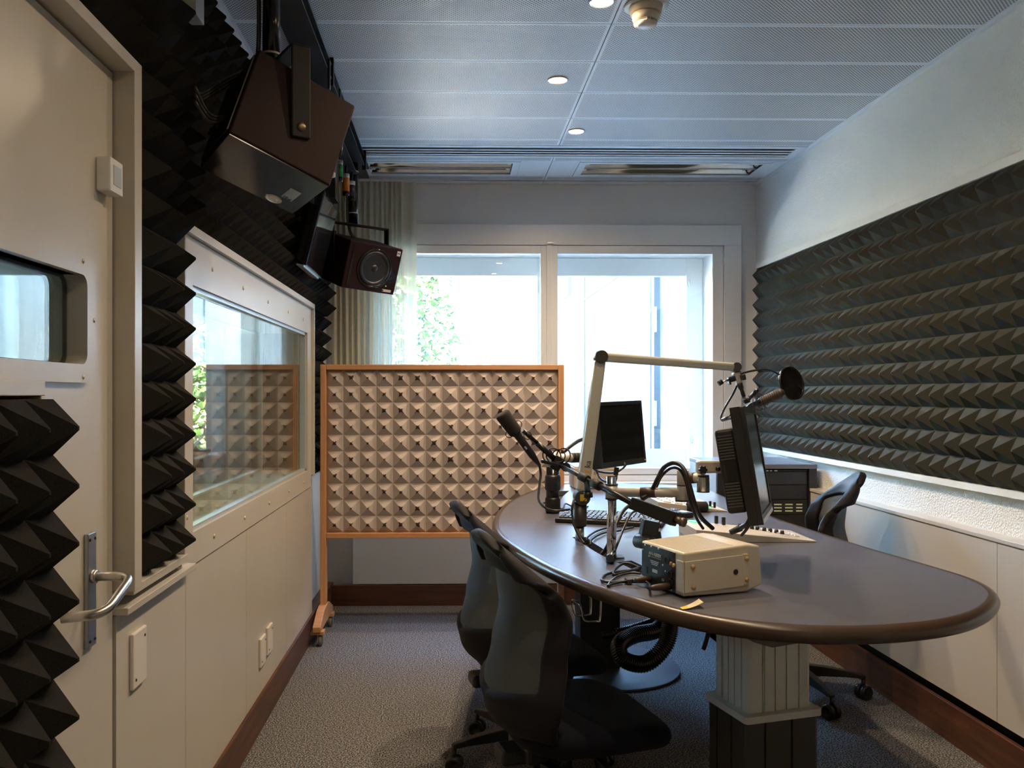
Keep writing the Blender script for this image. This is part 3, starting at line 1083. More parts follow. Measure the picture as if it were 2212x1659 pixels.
for sx in (-0.735, 0.632):
    f = MB()
    prof = [(-0.235, 0.085), (0.235, 0.085), (0.235, 0.115), (0.10, 0.172), (0.04, 0.180), (-0.04, 0.180), (-0.10, 0.172), (-0.235, 0.115)]
    f.prism(prof, -0.022, 0.022, (sx, GY - 0.02, 0), Matrix(((0, 0, 1), (1, 0, 0), (0, 1, 0))))
    ft = f.build('foot', BEECHX, t, bevel=0.003)
    for sy in (-0.205, 0.165):
        MB().bx(sx - 0.036, sx + 0.036, GY + sy - 0.03, GY + sy + 0.03, 0.066, 0.085).build('caster_plate', BEECHX, ft, bevel=0.002)
        c = MB()
        xx = sx + 0.014
        c.lathe([(0.012, -0.010), (0.030, -0.010), (0.032, -0.006), (0.032, 0.006), (0.030, 0.010), (0.012, 0.010)], (xx, GY + sy, 0.032), rotm(ay=PI / 2), n=24)
        c.build('caster', mat('caster_wheel', (0.16, 0.14, 0.11), 0.5), ft)
        c = MB().bx(xx - 0.016, xx - 0.012, GY + sy - 0.014, GY + sy + 0.014, 0.026, 0.066).bx(xx + 0.012, xx + 0.016, GY + sy - 0.014, GY + sy + 0.014, 0.026, 0.066)
        c.bx(xx - 0.016, xx + 0.016, GY + sy - 0.014, GY + sy + 0.014, 0.060, 0.066)
        c.build('caster_fork', STEEL, ft)

# ------------------------------------------------------------------ desk
DZT = 0.86
OUT = [(1.296, 4.668), (1.101, 4.759), (0.892, 4.790), (0.70, 4.735), (0.520, 4.560), (0.342, 4.134), (0.247, 3.767), (0.199, 3.421), (0.190, 3.120), (0.226, 2.860),
       (0.290, 2.580), (0.365, 2.352), (0.459, 2.154), (0.555, 2.000), (0.640, 1.918), (0.745, 1.866), (0.860, 1.842), (0.985, 1.848),
       (1.121, 1.883), (1.240, 1.945), (1.350, 2.040), (1.440, 2.160), (1.480, 2.300), (1.468, 2.460), (1.435, 2.680), (1.405, 2.940),
       (1.372, 3.430), (1.372, 3.750), (1.390, 4.150), (1.402, 4.420), (1.375, 4.580)]
outline = [Vector((p.x, p.y)) for p in catmull([(x, y, 0) for x, y in OUT], 5, True)]
SLOTS = [[(0.4462, 2.9973, 0.8600), (0.4554, 2.9032, 0.8600), (0.4689, 2.8148, 0.8600), (0.4853, 2.6997, 0.8600), (0.5031, 2.6082, 0.8600), (0.5466, 2.6523, 0.8600), (0.5189, 2.7554, 0.8600), (0.5019, 2.8934, 0.8600), (0.4992, 2.9964, 0.8600)],
         [(0.5168, 2.5505, 0.8600), (0.5370, 2.4884, 0.8600), (0.5558, 2.3793, 0.8600), (0.5920, 2.4160, 0.8600), (0.5858, 2.5079, 0.8600), (0.5710, 2.5709, 0.8600)],
         [(0.5726, 4.4049, 0.8600), (0.4981, 3.9893, 0.8600), (0.5322, 3.9887, 0.8600), (0.5803, 4.2050, 0.8600), (0.6435, 4.4248, 0.8600)]]
desk = thing('desk', 'big teardrop studio desk with slate blue top and rounded brown edge', 'desk', (0.85, 3.2, 0))
cu = bpy.data.curves.new('desk_outline', 'CURVE')
cu.dimensions = '2D'
cu.fill_mode = 'BOTH'
for poly in [outline] + [[Vector((p[0], p[1])) for p in q] for q in SLOTS]:
    sp = cu.splines.new('POLY')
    sp.points.add(len(poly) - 1)
    for q, p in zip(sp.points, poly):
        q.co = (p.x, p.y, 0, 1)
    sp.use_cyclic_u = True
cu.extrude = 0.012
tmp = bpy.data.objects.new('desk_tmp', cu)
COL.objects.link(tmp)
me = bpy.data.meshes.new_from_object(tmp.evaluated_get(bpy.context.evaluated_depsgraph_get()))
bpy.data.objects.remove(tmp)
me.transform(W[desk.name].inverted() @ Matrix.Translation((0, 0, DZT - 0.012)))
me.materials.clear()
TOPM = mat('slate_linoleum', (0.105, 0.105, 0.128), 0.32, var=0.06, vscale=14, spec=0.55, bump=0.015, bscale=500)
me.materials.append(TOPM)
for p in me.polygons:
    p.use_smooth = False
top = bpy.data.objects.new('desk_top', me)
COL.objects.link(top)
top.parent = desk
W[top.name] = W[desk.name].copy()
b = MB()
N = len(outline)
nrm = []
for i in range(N):
    d = outline[(i + 1) % N] - outline[i - 1]
    nrm.append(Vector((d.y, -d.x)).normalized())
prof = [(-0.002, 0.8605), (0.004, 0.861)] + [(0.005 + 0.020 * math.sin(a), 0.8400 + 0.0208 * math.cos(a)) for a in [PI * k / 12 for k in range(1, 13)]] + [(-0.012, 0.8185)]
M_ = len(prof)
k = b.add([(outline[i].x + nrm[i].x * o, outline[i].y + nrm[i].y * o, z) for i in range(N) for o, z in prof])
for i in range(N):
    j = (i + 1) % N
    for q in range(M_ - 1):
        b.face((k + i * M_ + q, k + i * M_ + q + 1, k + j * M_ + q + 1, k + j * M_ + q), 0, True)
EDGE = mat('brown_edge', (0.062, 0.038, 0.025), 0.30, var=0.12, vscale=18, spec=0.5)
b.build('edge_band', EDGE, desk)
b = MB()
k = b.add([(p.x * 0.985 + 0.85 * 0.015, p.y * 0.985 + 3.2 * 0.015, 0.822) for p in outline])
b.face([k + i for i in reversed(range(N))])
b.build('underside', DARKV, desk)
TRAY = mat('cable_tray_clutter', (0.07, 0.052, 0.04), 0.7, var=0.9, vscale=160, bump=0.9, bscale=160)
for q in SLOTS:
    cx = sum(p[0] for p in q) / len(q); cy = sum(p[1] for p in q) / len(q)
    w = max(p[0] for p in q) - min(p[0] for p in q); h = max(p[1] for p in q) - min(p[1] for p in q)
    MB().bx(cx - w / 2 - 0.01, cx + w / 2 + 0.01, cy - h / 2 - 0.01, cy + h / 2 + 0.01, 0.823, 0.832).build('cable_tray', TRAY, desk)
# lift columns
CA = math.radians(15)
Rc = rotm(az=CA)
cc = Vector((0.900, 2.345, 0))
CREAMC = mat('cream_column', (0.55, 0.53, 0.46), 0.38)
DARKC = mat('anthracite_column', (0.045, 0.042, 0.036), 0.45)
c = MB()


def grooved(b, w, d, z0, z1, grooves, R, c0, g=0.005, dep=0.004):
    """square extrusion with narrow vertical grooves on all four faces"""
    pts = []
    for s in range(4):
        L = w if s % 2 == 0 else d
        D = d if s % 2 == 0 else w
        xs = []
        for f in grooves:
            x = -L / 2 + f * L
            xs += [(x - g / 2, 0), (x - g / 2, dep), (x + g / 2, dep), (x + g / 2, 0)]
        row = [(-L / 2 + 0.012, 0)] + xs + [(L / 2 - 0.012, 0), (L / 2 - 0.0035, 0.0035)]
        a = s * PI / 2
        for x, e in row:
            y = -D / 2 + e
            pts.append((x * math.cos(a) - y * math.sin(a), x * math.sin(a) + y * math.cos(a)))
    b.prism(pts, z0, z1, c0, R)


grooved(c, 0.205, 0.165, 0.50, 0.80, (0.22, 0.25, 0.42, 0.60, 0.80), Rc, cc)
c.build('column', CREAMC, desk)
c = MB().prism(rrect(0.250, 0.208, 0.012), 0.482, 0.502, cc, Rc)
for sx in (-0.11, -0.04, 0.05, 0.11):
    for sy in (-0.09, 0.09):
        c.cyl(cc + Rc @ Vector((sx, sy, 0.502)), cc + Rc @ Vector((sx, sy, 0.5035)), 0.003, n=8)
c.build('collar', CREAMC, desk, bevel=0.003)
c = MB()
grooved(c, 0.234, 0.192, 0.0, 0.483, (0.25, 0.62), Rc, cc, 0.007, 0.006)
c.build('column_sleeve', DARKC, desk)
c = MB()
c.prism([(-0.19, 0.0), (-0.182, -0.045), (-0.155, -0.082), (-0.10, -0.100), (0.10, -0.088), (0.27, -0.03), (0.31, 0.0)], -0.10, 0.17, cc + Vector((0.01, 0.0, 0.812)), Rc @ Matrix(((1, 0, 0), (0, 0, -1), (0, 1, 0))))
c.build('bracket', mat('grey_bracket', (0.10, 0.10, 0.092), 0.5), desk, bevel=0.002)
c2 = Vector((0.745, 4.15, 0))
MB().bx(c2.x - 0.10, c2.x + 0.10, c2.y - 0.09, c2.y + 0.09, 0.012, 0.812).build('column', BLACK, desk, bevel=0.004)
MB().lathe([(0.0, 0.0), (0.36, 0.0), (0.365, 0.004), (0.365, 0.009), (0.36, 0.012), (0.0, 0.012)], c2 + Vector((0.045, -0.02, 0)), n=64).build('base_plate', mat('gunmetal_plate', (0.06, 0.064, 0.075), 0.45, metal=0.3), desk)

# cable hose under the desk
H = lambda *p: Vector(p)
hose = MB()
hp = [(0.9764, 3.6200, 0.4280), (0.9784, 3.6200, 0.3556), (0.9482, 3.6000, 0.2688), (0.8588, 3.5800, 0.1978), (0.7624, 3.5800, 0.2146), (0.7502, 3.6200, 0.2677), (0.8391, 3.7200, 0.2810), (0.9660, 3.8000, 0.2827), (1.0477, 3.8600, 0.3532)]
P = catmull(hp, 32)
hose.tube(P, 0.03, n=14, smooth=0, rfun=lambda t, i: 0.038 if i % 3 else 0.032)
tag(hose.build('cable_hose', BLACKG), 'thick black corrugated cable hose looping under the desk', 'hose', 'cable hoses under the desk')
hose = MB()
hp = [(0.7326, 3.9500, 0.2132), (0.8117, 3.9500, 0.2264), (0.9249, 3.9500, 0.2574), (1.0206, 3.9700, 0.2898), (1.0575, 3.9800, 0.3438)]
P = catmull(hp, 40)
hose.tube(P, 0.03, n=12, smooth=0, rfun=lambda t, i: 0.022 if i % 3 else 0.0175)
tag(hose.build('cable_hose', BLACKG), 'thinner black corrugated hose running behind the looped one to the black column', 'hose', 'cable hoses under the desk')
tag(MB().tube([(0.8122, 2.5500, 0.6754), (0.8093, 2.5500, 0.6389), (0.8005, 2.5500, 0.6025), (0.7932, 2.5500, 0.5836)], 0.007, n=10).build('cable_end', CABLE), 'short black cable end dangling from under the desk edge', 'cable')

# headphone hook
t = thing('headphone_hook', 'bent chrome wire headphone hook under the desk edge', 'hook', (0.4090, 2.4300, 0.8007))
a, bb = (0.4242, 2.4700, 0.7868), (0.4242, 2.4700, 0.7248)
w = MB().tube([(0.4242, 2.4700, 0.8037), (0.4242, 2.4700, 0.7332), (0.4185, 2.4700, 0.7163), (0.3864, 2.5000, 0.7069), (0.3764, 2.5000, 0.7226), (0.3721, 2.5000, 0.7483), (0.3734, 2.4800, 0.7576),
               (0.3792, 2.4000, 0.7657), (0.3842, 2.3800, 0.7491), (0.3891, 2.3600, 0.7289), (0.4206, 2.3400, 0.7330), (0.4286, 2.3400, 0.7410), (0.4313, 2.3400, 0.8091)], 0.0035, n=10, smooth=5)
w.build('wire', CHROME, t)
MB().bx(0.40, 0.452, 2.36, 2.50, 0.795, 0.806).build('mounting_plate', ALU, t, bevel=0.002)

# ------------------------------------------------------------------ chairs


def interp(tab, v):
    for (a, x), (c, y) in zip(tab, tab[1:]):
        if v <= c:
            t = (v - a) / (c - a)
            t = max(0, min(1, t)); t = t * t * (3 - 2 * t)
            return x + (y - x) * t
    return tab[-1][1]


HW = [(-0.5, 0.075), (-0.35, 0.135), (-0.15, 0.225), (0.0, 0.246), (0.3, 0.222), (0.6, 0.205), (0.8, 0.210), (0.93, 0.190), (1.0, 0.150)]
XB = [(-0.5, -0.07), (-0.35, -0.16), (-0.15, -0.235), (0.0, -0.250), (0.25, -0.228), (0.5, -0.206), (0.7, -0.214), (0.85, -0.238), (1.0, -0.284)]
WR = [(-0.5, 0.02), (-0.15, 0.11), (0.0, 0.135), (0.5, 0.135), (0.8, 0.115), (1.0, 0.075)]


def SB(u, v):
    """back shell: u -1..1 across, v -0.5..1 upwards; chair faces +x"""
    z = 0.53 + 0.46 * v
    if v > 0.5:
        z -= 0.12 * ((v - 0.5) / 0.5) * abs(u) ** 2.6
    return Vector((interp(XB, v) + interp(WR, v) * abs(u) ** 2.1, interp(HW, v) * u, z))


def chair(label):
    t = thing('office_chair', label, 'chair', (0, 0, 0), 0, 'black mesh-back office chairs')
    U = 0.80
    net = MB().grid(lambda u, v: SB(-U + 2 * U * u, 0.0 + 0.80 * v), 26, 26, uvf=lambda u, v: (u * 0.42, v * 0.37))
    net.build('backrest', NET, t, solid=0.003)
    # one continuous padded border round the net: top pad, both sides and the lower shell
    cols = [-1 + 0.22 * a / 5 for a in range(5)] + [-0.78 + 1.56 * a / 30 for a in range(30)] + [0.78 + 0.22 * a / 5 for a in range(6)]

    def row(c, u):
        lo = 0.10 - 0.12 * (1 - abs(u))
        if c <= 14:
            return -0.5 + (lo + 0.5) * c / 14
        if c <= 38:
            return lo + (0.77 - lo) * (c - 14) / 24
        return 0.77 + 0.23 * (c - 38) / 9
    n = len(cols)
    fr = MB()
    k = fr.add([SB(u, row(c, u)) for c in range(48) for u in cols])
    for c in range(47):
        for a in range(n - 1):
            if 5 <= a < 35 and 14 <= c < 38:
                continue
            p = k + c * n + a
            fr.face((p, p + 1, p + n + 1, p + n), 0, True)
    fr.build('back_frame', PADF, t, solid=0.032, weld=True, subsurf=1)

    def seat(u, v):
        a = 2 * PI * u
        ca, sa = math.cos(a), math.sin(a)
        e = 0.62
        r = [0.0, 0.55, 0.88, 0.97, 1.0, 0.97, 0.88, 0.5, 0.0]
        zz = [0.452, 0.452, 0.447, 0.436, 0.415, 0.390, 0.372, 0.366, 0.366]
        q = v * 8
        i = min(7, int(q)); f = q - i
        rr = r[i] + (r[i + 1] - r[i]) * f
        z = zz[i] + (zz[i + 1] - zz[i]) * f
        x = 0.045 + 0.245 * rr * (abs(ca) ** e) * (1 if ca >= 0 else -1)
        y = 0.235 * rr * (abs(sa) ** e) * (1 if sa >= 0 else -1)
        if x > 0.12:
            z -= 1.2 * (x - 0.12) ** 2
        if x < -0.05:
            z += 0.25 * (x + 0.05) ** 2
        return Vector((x, y, z - 0.01 * (1 - min(1, abs(y) / 0.2) ** 2)))
    MB().grid(seat, 48, 16).build('seat', FABRIC, t, subsurf=1)
    m = MB().bx(-0.16, 0.16, -0.09, 0.09, 0.315, 0.366).bx(-0.22, -0.10, -0.045, 0.045, 0.30, 0.345)
    mm = m.build('mechanism', BLACK, t, bevel=0.012)
    MB().tube([(0.03, -0.09, 0.345), (0.03, -0.22, 0.345), (0.035, -0.27, 0.343)], 0.008, n=10).build('lever', BLACKM, mm)
    MB().box((-0.10, -0.175, 0.335), (0.035, 0.12, 0.014), rotm(az=0.35)).build('lever', BLACKM, mm, bevel=0.004)
    c = MB().cyl((0, 0, 0.075), (0, 0, 0.24), 0.030).cyl((0, 0, 0.24), (0, 0, 0.32), 0.016)
    c.lathe([(0.045, 0.085), (0.050, 0.10), (0.046, 0.135), (0.034, 0.145)], n=28)
    c.build('column', BLACKM, t)
    for i in range(5):
        a = 2 * PI * i / 5
        R = rotm(az=a)
        lg = MB()
        pr = [(0.03, 0.026, 0.090, 0.138), (0.12, 0.023, 0.093, 0.133), (0.22, 0.019, 0.094, 0.120), (0.292, 0.0155, 0.090, 0.106), (0.300, 0.012, 0.090, 0.102)]
        vs = []
        for x, w, z0, z1 in pr:
            vs += [R @ Vector(p) for p in ((x, -w, z0), (x, w, z0), (x, w * 0.8, z1), (x, -w * 0.8, z1))]
        k = lg.add(vs)
        for q in range(len(pr) - 1):
            for e in range(4):
                f = (e + 1) % 4
                lg.face((k + q * 4 + e, k + q * 4 + f, k + q * 4 + 4 + f, k + q * 4 + 4 + e))
        lg.face((k + 3, k + 2, k + 1, k)); e = k + len(vs) - 4
        lg.face((e, e + 1, e + 2, e + 3))
        lo = lg.build('leg', BLACKM, t, bevel=0.003)
        cs = MB()
        ctr = Vector((0.292, 0, 0.031))
        tw = rotm(az=a + 0.7 * math.sin(3 * i + 1))
        cs.cyl(R @ Vector((0.292, 0, 0.045)), R @ Vector((0.292, 0, 0.092)), 0.009, n=12)
        for s in (-1, 1):
            o = R @ ctr + tw @ Vector((0.0, s * 0.016, 0))
            cs.lathe([(0.0, -0.011), (0.027, -0.011), (0.031, -0.008), (0.031, 0.008), (0.027, 0.011), (0.020, 0.012), (0.019, 0.010), (0.0, 0.010)], o, tw @ rotm(ax=PI / 2 * -s), n=26)
        cs.build('caster', BLACK, lo)
    return t


def turn_base(c, ang):
    for ch in c.children:
        if ch.name.split('.')[0] == 'leg':
            ch.rotation_euler = (0, 0, ang)


ch1 = chair('black mesh-back office chair nearest the camera, at the left edge of the desk')
ch2 = dup(ch1, (0.285, 3.085, 0), math.radians(13), 'black mesh-back office chair half hidden behind the nearest one, at the left desk edge')
ch3 = dup(ch1, (1.590, 3.735, 0), math.radians(164), 'black office chair between the desk and the plaster wall, beside the rack')
ch1.location = (0.350, 2.46, 0)
ch1.rotation_euler = (0, 0, math.radians(15))
W[ch1.name] = Matrix.Translation((0.350, 2.46, 0)) @ Matrix.Rotation(math.radians(15), 4, 'Z')
turn_base(ch1, math.radians(30))
turn_base(ch2, math.radians(128 - 13))
turn_base(ch3, math.radians(-12 - 164))
ch3.scale = (1, 1, 1.045)

# ------------------------------------------------------------------ equipment rack
RX0, RX1, RY0, RY1, RZ = 1.478, 2.035, 4.50, 5.02, 0.995
t = thing('equipment_rack', 'dark nineteen-inch equipment rack with grey side panel in the window corner', 'rack', (1.76, 4.76, 0))
GREYP = mat('grey_side_panel', (0.34, 0.38, 0.40), 0.4)
RACKB = mat('rack_black', (0.022, 0.022, 0.023), 0.4)
for xa in (RX0, RX1 - 0.02):
    MB().bx(xa, xa + 0.02, RY0, RY1, 0.0, RZ - 0.025).build('side_panel', GREYP, t, bevel=0.002)
MB().bx(RX0 - 0.003, RX1 + 0.003, RY0 - 0.003, RY1, RZ - 0.025, RZ).build('top_panel', mat('rack_top', (0.16, 0.17, 0.19), 0.35), t, bevel=0.003)
b = MB().bx(RX0, RX0 + 0.042, RY0 - 0.002, RY0 + 0.02, 0.0, RZ - 0.025).bx(RX1 - 0.042, RX1, RY0 - 0.002, RY0 + 0.02, 0.0, RZ - 0.025)
b.bx(RX0 + 0.02, RX1 - 0.02, RY1 - 0.01, RY1, 0, RZ - 0.025).bx(RX0, RX1, RY0, RY1, 0.0, 0.06)
b.build('front_frame', RACKB, t)
x0, x1 = RX0 + 0.045, RX1 - 0.045
LEDW = mat('slot_light', (0.85, 0.92, 0.95), 0.4)
LEDG = mat('slot_label', (0.80, 0.90, 0.62), 0.5)
z = RZ - 0.03
units = [('patch_panel', 0.012), ('blank_panel', 0.075), ('blank_panel', 0.082), ('switch_unit', 0.082), ('blank_panel', 0.095), ('mixer_unit', 0.105), ('blank_panel', 0.05), ('patch_panel', 0.085), ('blank_panel', 0.12), ('blank_panel', 0.12)]
for nm, h in units:
    d = 0.012 if nm != 'blank_panel' else 0.016
    u = MB().bx(x0, x1, RY0 + d, RY0 + 0.25, z - h + 0.002, z).build(nm, RACKB, t, bevel=0.002)
    fy = RY0 + d
    if nm == 'switch_unit':
        for c in range(7):
            for r in range(3):
                xx = x0 + 0.03 + c * 0.062
                ww = (0.020, 0.040, 0.040, 0.042, 0.042, 0.042, 0.034)[c]
                if c == 1 and r == 1:
                    continue
                MB().bx(xx, xx + ww, fy - 0.002, fy, z - 0.022 - r * 0.018 - 0.007, z - 0.022 - r * 0.018).build('slot_strip', LEDG if c > 3 else LEDW, u)
    if nm == 'mixer_unit':
        for c in range(10):
            MB().cyl((x0 + 0.05 + c * 0.028, fy, z - 0.05), (x0 + 0.05 + c * 0.028, fy - 0.012, z - 0.05), 0.008, n=14).build('knob', BLACK, u)
        MB().cyl((x0 + 0.36, fy, z - 0.055), (x0 + 0.36, fy - 0.022, z - 0.055), 0.028, n=28).build('dial', BLACK, u)
        MB().bx(x0, x1 - 0.01, fy - 0.002, fy, z - 0.012, z - 0.009).bx(x0, x1 - 0.01, fy - 0.002, fy, z - 0.096, z - 0.093).build('trim_line', mat('brass_line', (0.34, 0.26, 0.10), 0.4, metal=0.6), u)
    if nm == 'patch_panel' and h < 0.02:
        for xx, ww in ((x0 + 0.17, 0.05), (x0 + 0.235, 0.011), (x0 + 0.256, 0.009), (x0 + 0.28, 0.016)):
            MB().bx(xx, xx + ww, fy - 0.002, fy, z - 0.009, z - 0.003).build('slot_strip', LEDW, u)
    if nm == 'patch_panel' and h > 0.02:
        for c in range(14):
            MB().bx(x0 + 0.05 + c * 0.026, x0 + 0.068 + c * 0.026, fy - 0.001, fy, z - 0.06, z - 0.02).build('socket', mat('grey_socket', (0.12, 0.12, 0.13), 0.5), u)
    z -= h

# ------------------------------------------------------------------ ceiling rail, loudspeakers, screen, signal lamps
t = thing('ceiling_rail', 'black steel beam under the ceiling carrying loudspeakers and screen', 'rail', (-0.56, 3.4, 2.75))
b = MB()
b.bx(-0.615, -0.505, 1.55, 5.02, 2.772, 2.780).bx(-0.615, -0.505, 1.55, 5.02, 2.715, 2.722).bx(-0.566, -0.556, 1.55, 5.02, 2.722, 2.772)
b.build('beam', BLACKM, t)
for y in (1.9, 3.45, 4.75):
    MB().bx(-0.52, -0.497, y - 0.012, y + 0.012, 2.690, ZC).bx(-0.60, -0.497, y - 0.012, y + 0.012, ZC - 0.03, ZC).build('hanger', BLACKM, t, bevel=0.002)
for y in (3.30, 3.62):
    MB().bx(-0.500, -0.490, y - 0.012, y + 0.012, 2.62, 2.74).build('clamp', BLACKM, t, bevel=0.002)


def MR(rows):
    return Matrix(rows)


def oriented(ctr, R):
    ctr = Vector(ctr)
    return lambda x, y, z: ctr + R @ Vector((x, y, z))


YOKE = mat('matt_black_steel', (0.010, 0.010, 0.010), 0.55, spec=0.2)
# far speaker: front on local -y, long axis x
S2c = Vector((-0.524, 4.680, 2.137))
S2R = MR([[0.7896, -0.5712, 0.2243], [0.6117, 0.7618, -0.2132], [-0.0491, 0.3056, 0.9509]])
S2d = (0.346, 0.293, 0.265)
t = thing('loudspeaker', 'dark maroon studio loudspeaker hung on its side, woofer facing the desk', 'loudspeaker', tuple(S2c), group='ceiling-hung studio loudspeakers')
cab = MB().box(S2c, S2d, S2R).build('cabinet', MAROON, t, bevel=0.006, seg=3)
L = oriented(S2c, S2R)
Rf = S2R @ rotm(ax=PI / 2)                                # local z -> front (-y)
fy = -S2d[1] / 2
wc = L(0.010, fy, 0.0)
CONE = mat('speaker_cone', (0.016, 0.017, 0.019), 0.35)
MB().lathe([(0.112, 0.0), (0.112, 0.004), (0.105, 0.006), (0.100, 0.003), (0.098, 0.001)], wc, Rf, n=48).build('woofer_ring', BLACKG, t)
wf = MB().lathe([(0.0, -0.022 + 0.03), (0.012, 0.0065), (0.024, 0.000), (0.026, -0.004), (0.030, -0.001), (0.076, 0.002), (0.080, 0.006), (0.087, 0.009), (0.094, 0.006), (0.100, 0.002)], wc, Rf, n=48)
wf.build('woofer', CONE, t)
tc_ = L(0.125, fy, -0.030)
MB().lathe([(0.0, 0.004), (0.008, 0.003), (0.012, 0.001), (0.018, -0.0005 + 0.001), (0.030, 0.0015), (0.036, 0.0025), (0.038, 0.001)], tc_, Rf, n=36).build('tweeter', BLACKG, t)
MB().box(L(-0.140, fy - 0.0005, -0.005), (0.013, 0.004, 0.215), S2R).build('port_slot', BLACKG, t)
MB().box(L(0.148, fy - 0.001, 0.105), (0.022, 0.002, 0.028), S2R).build('badge', mat('silver_badge', (0.6, 0.6, 0.6), 0.35), t)
text('lettering', 'PSI', 0.012, L(0.148, fy - 0.0025, 0.105), S2R @ Vector((1, 0, 0)), S2R @ Vector((0, 0, 1)), BLACK, t)
MB().box(L(0.118, fy - 0.001, -0.114), (0.058, 0.002, 0.014), S2R).build('label', mat('silver_label', (0.55, 0.53, 0.5), 0.35), t)
MB().box(L(0.092, fy - 0.0025, -0.114), (0.008, 0.001, 0.008), S2R).build('label_mark', BLACK, t)
MB().sphere(L(0.108, fy - 0.001, -0.088), 0.0028).build('indicator', mat('green_led', (0.1, 0.3, 0.02), 0.4, emit=(0.25, 0.7, 0.05), estr=1.0), t)
# yoke and pole
tb = 2.352
ex = S2R @ Vector((1, 0, 0))
exh = Vector((ex.x, ex.y, 0)).normalized()
pr = S2c + ex * (S2d[0] / 2 + 0.008); pl_ = S2c - ex * (S2d[0] / 2 + 0.008)
y = MB()
az = math.atan2(exh.y, exh.x)
for p in (pr, pl_):
    y.box((p.x, p.y, (p.z - 0.02 + tb) / 2), (0.008, 0.045, tb - p.z + 0.02), rotm(az=az))
y.box(((pr.x + pl_.x) / 2, (pr.y + pl_.y) / 2, tb), ((Vector((pr.x, pr.y)) - Vector((pl_.x, pl_.y))).length + 0.008, 0.045, 0.008), rotm(az=az))
y.build('yoke', YOKE, t, bevel=0.003)
MB().cyl((-0.565, 4.69, tb), (-0.565, 4.69, 2.716), 0.029, n=28).build('pole', BLACKG, t)
p = MB()
for z in (2.425, 2.665):
    p.lathe([(0.0295, -0.003), (0.0312, -0.003), (0.0312, 0.003), (0.0295, 0.003)], (-0.565, 4.69, z), n=28)
p.build('cable_tie', mat('white_nylon', (0.55, 0.54, 0.5), 0.5), t)
c = MB()
for o in (0.0, 0.009):
    c.tube([(-0.600 + o, 4.68, 2.72), (-0.600 + o, 4.675, 2.5), (-0.597 + o, 4.67, 2.38), (-0.58 + o, 4.68, 2.31), (-0.555 + o * 2, 4.70, 2.272)], 0.004, n=8)
c.build('cable', CABLE, t)

# near speaker: long axis x runs away, side plate on local -y, badge on the under side
KS = 0.90
S1c = Vector((-0.558 * KS, 2.620 * KS, 1.39 + (2.215 - 1.39) * KS))
S1R = MR([[0.8091, -0.5382, 0.2360], [0.4777, 0.8363, 0.2692], [-0.3422, -0.1051, 0.9337]])
S1d = (0.335 * KS, 0.301 * KS, 0.298 * KS)
t = thing('loudspeaker', 'dark maroon studio loudspeaker seen from behind and below, nearest the camera', 'loudspeaker', tuple(S1c), group='ceiling-hung studio loudspeakers')
MB().box(S1c, S1d, S1R).build('cabinet', MAROON, t, bevel=0.006, seg=3)
L = oriented(S1c, S1R)
fz = -S1d[2] / 2
MB().box(L(0.0, 0.0, fz - 0.001), (S1d[0] - 0.008, S1d[1] - 0.008, 0.003), S1R).build('front_baffle', mat('satin_dark_baffle', (0.030, 0.026, 0.028), 0.20, spec=0.55, coat=0.15), t)
bp = MB().box(L(0.095, 0.018, fz - 0.003), (0.034, 0.079, 0.003), S1R).build('badge', mat('brushed_badge', (0.40, 0.41, 0.42), 0.3, metal=0.8), t, bevel=0.001)
text('lettering', 'PSI', 0.022, L(0.095, 0.047, fz - 0.005), S1R @ Vector((-1, 0, 0)), S1R @ Vector((0, 1, 0)), BLACK, bp)
bo = MB().lathe([(0.026, 0.0), (0.026, 0.002), (0.012, 0.003), (0.010, 0.001), (0.0, 0.001)], L(0.068, 0.095, fz - 0.002), S1R @ rotm(ax=PI), n=28).build('bolt_plate', STEEL, t)
fx = S1d[0] / 2
Rx = S1R @ rotm(ay=PI / 2)
MB().lathe([(0.102, 0.0), (0.102, 0.003), (0.095, 0.004), (0.088, 0.006), (0.078, 0.002), (0.03, 0.001), (0.02, 0.005), (0.0, 0.008)], L(fx, 0.03, 0.0), Rx, n=40).build('woofer', CONE, t)
MB().lathe([(0.030, 0.0), (0.030, 0.002), (0.010, 0.001), (0.0, 0.004)], L(fx, -0.105, -0.02), Rx, n=30).build('tweeter', BLACKG, t)
r = MB().box(L(-fx - 0.002, 0, 0), (0.006, S1d[1] - 0.03, S1d[2] - 0.03), S1R).build('rear_panel', BLACK, t)
for i in range(3):
    MB().cyl(L(-fx - 0.004, -0.05 + 0.05 * i, -0.06), L(-fx - 0.02, -0.05 + 0.05 * i, -0.06), 0.011, n=16).build('socket', BLACKM, r)
ey = S1R @ Vector((0, -1, 0))
eyh = Vector((ey.x, ey.y, 0)).normalized()
az = math.atan2(eyh.y, eyh.x)
q1 = L(0.020, -S1d[1] / 2 - 0.008, -0.02); q2 = L(0.020, S1d[1] / 2 + 0.008, -0.02)
tb = 1.39 + (2.452 - 1.39) * KS
y = MB()
for p in (q1, q2):
    y.box((p.x, p.y, (p.z - 0.03 + tb) / 2), (0.008, 0.056, tb - p.z + 0.03), rotm(az=az))
y.box(((q1.x + q2.x) / 2, (q1.y + q2.y) / 2, tb), ((Vector((q1.x, q1.y)) - Vector((q2.x, q2.y))).length + 0.008, 0.056, 0.008), rotm(az=az))
y.build('yoke', YOKE, t, bevel=0.004)
MB().lathe([(0.012, 0), (0.012, 0.002), (0.004, 0.003), (0.0, 0.003)], Vector((q1.x, q1.y, q1.z)) + eyh * 0.004, rotm(az=az) @ rotm(ay=PI / 2), n=20).build('bolt', mat('bronze_bolt', (0.16, 0.12, 0.07), 0.4, metal=0.8), t)
MB().cyl((-0.546, 2.475, tb), (-0.546, 2.475, 2.716), 0.026, n=28).build('pole', BLACKG, t)
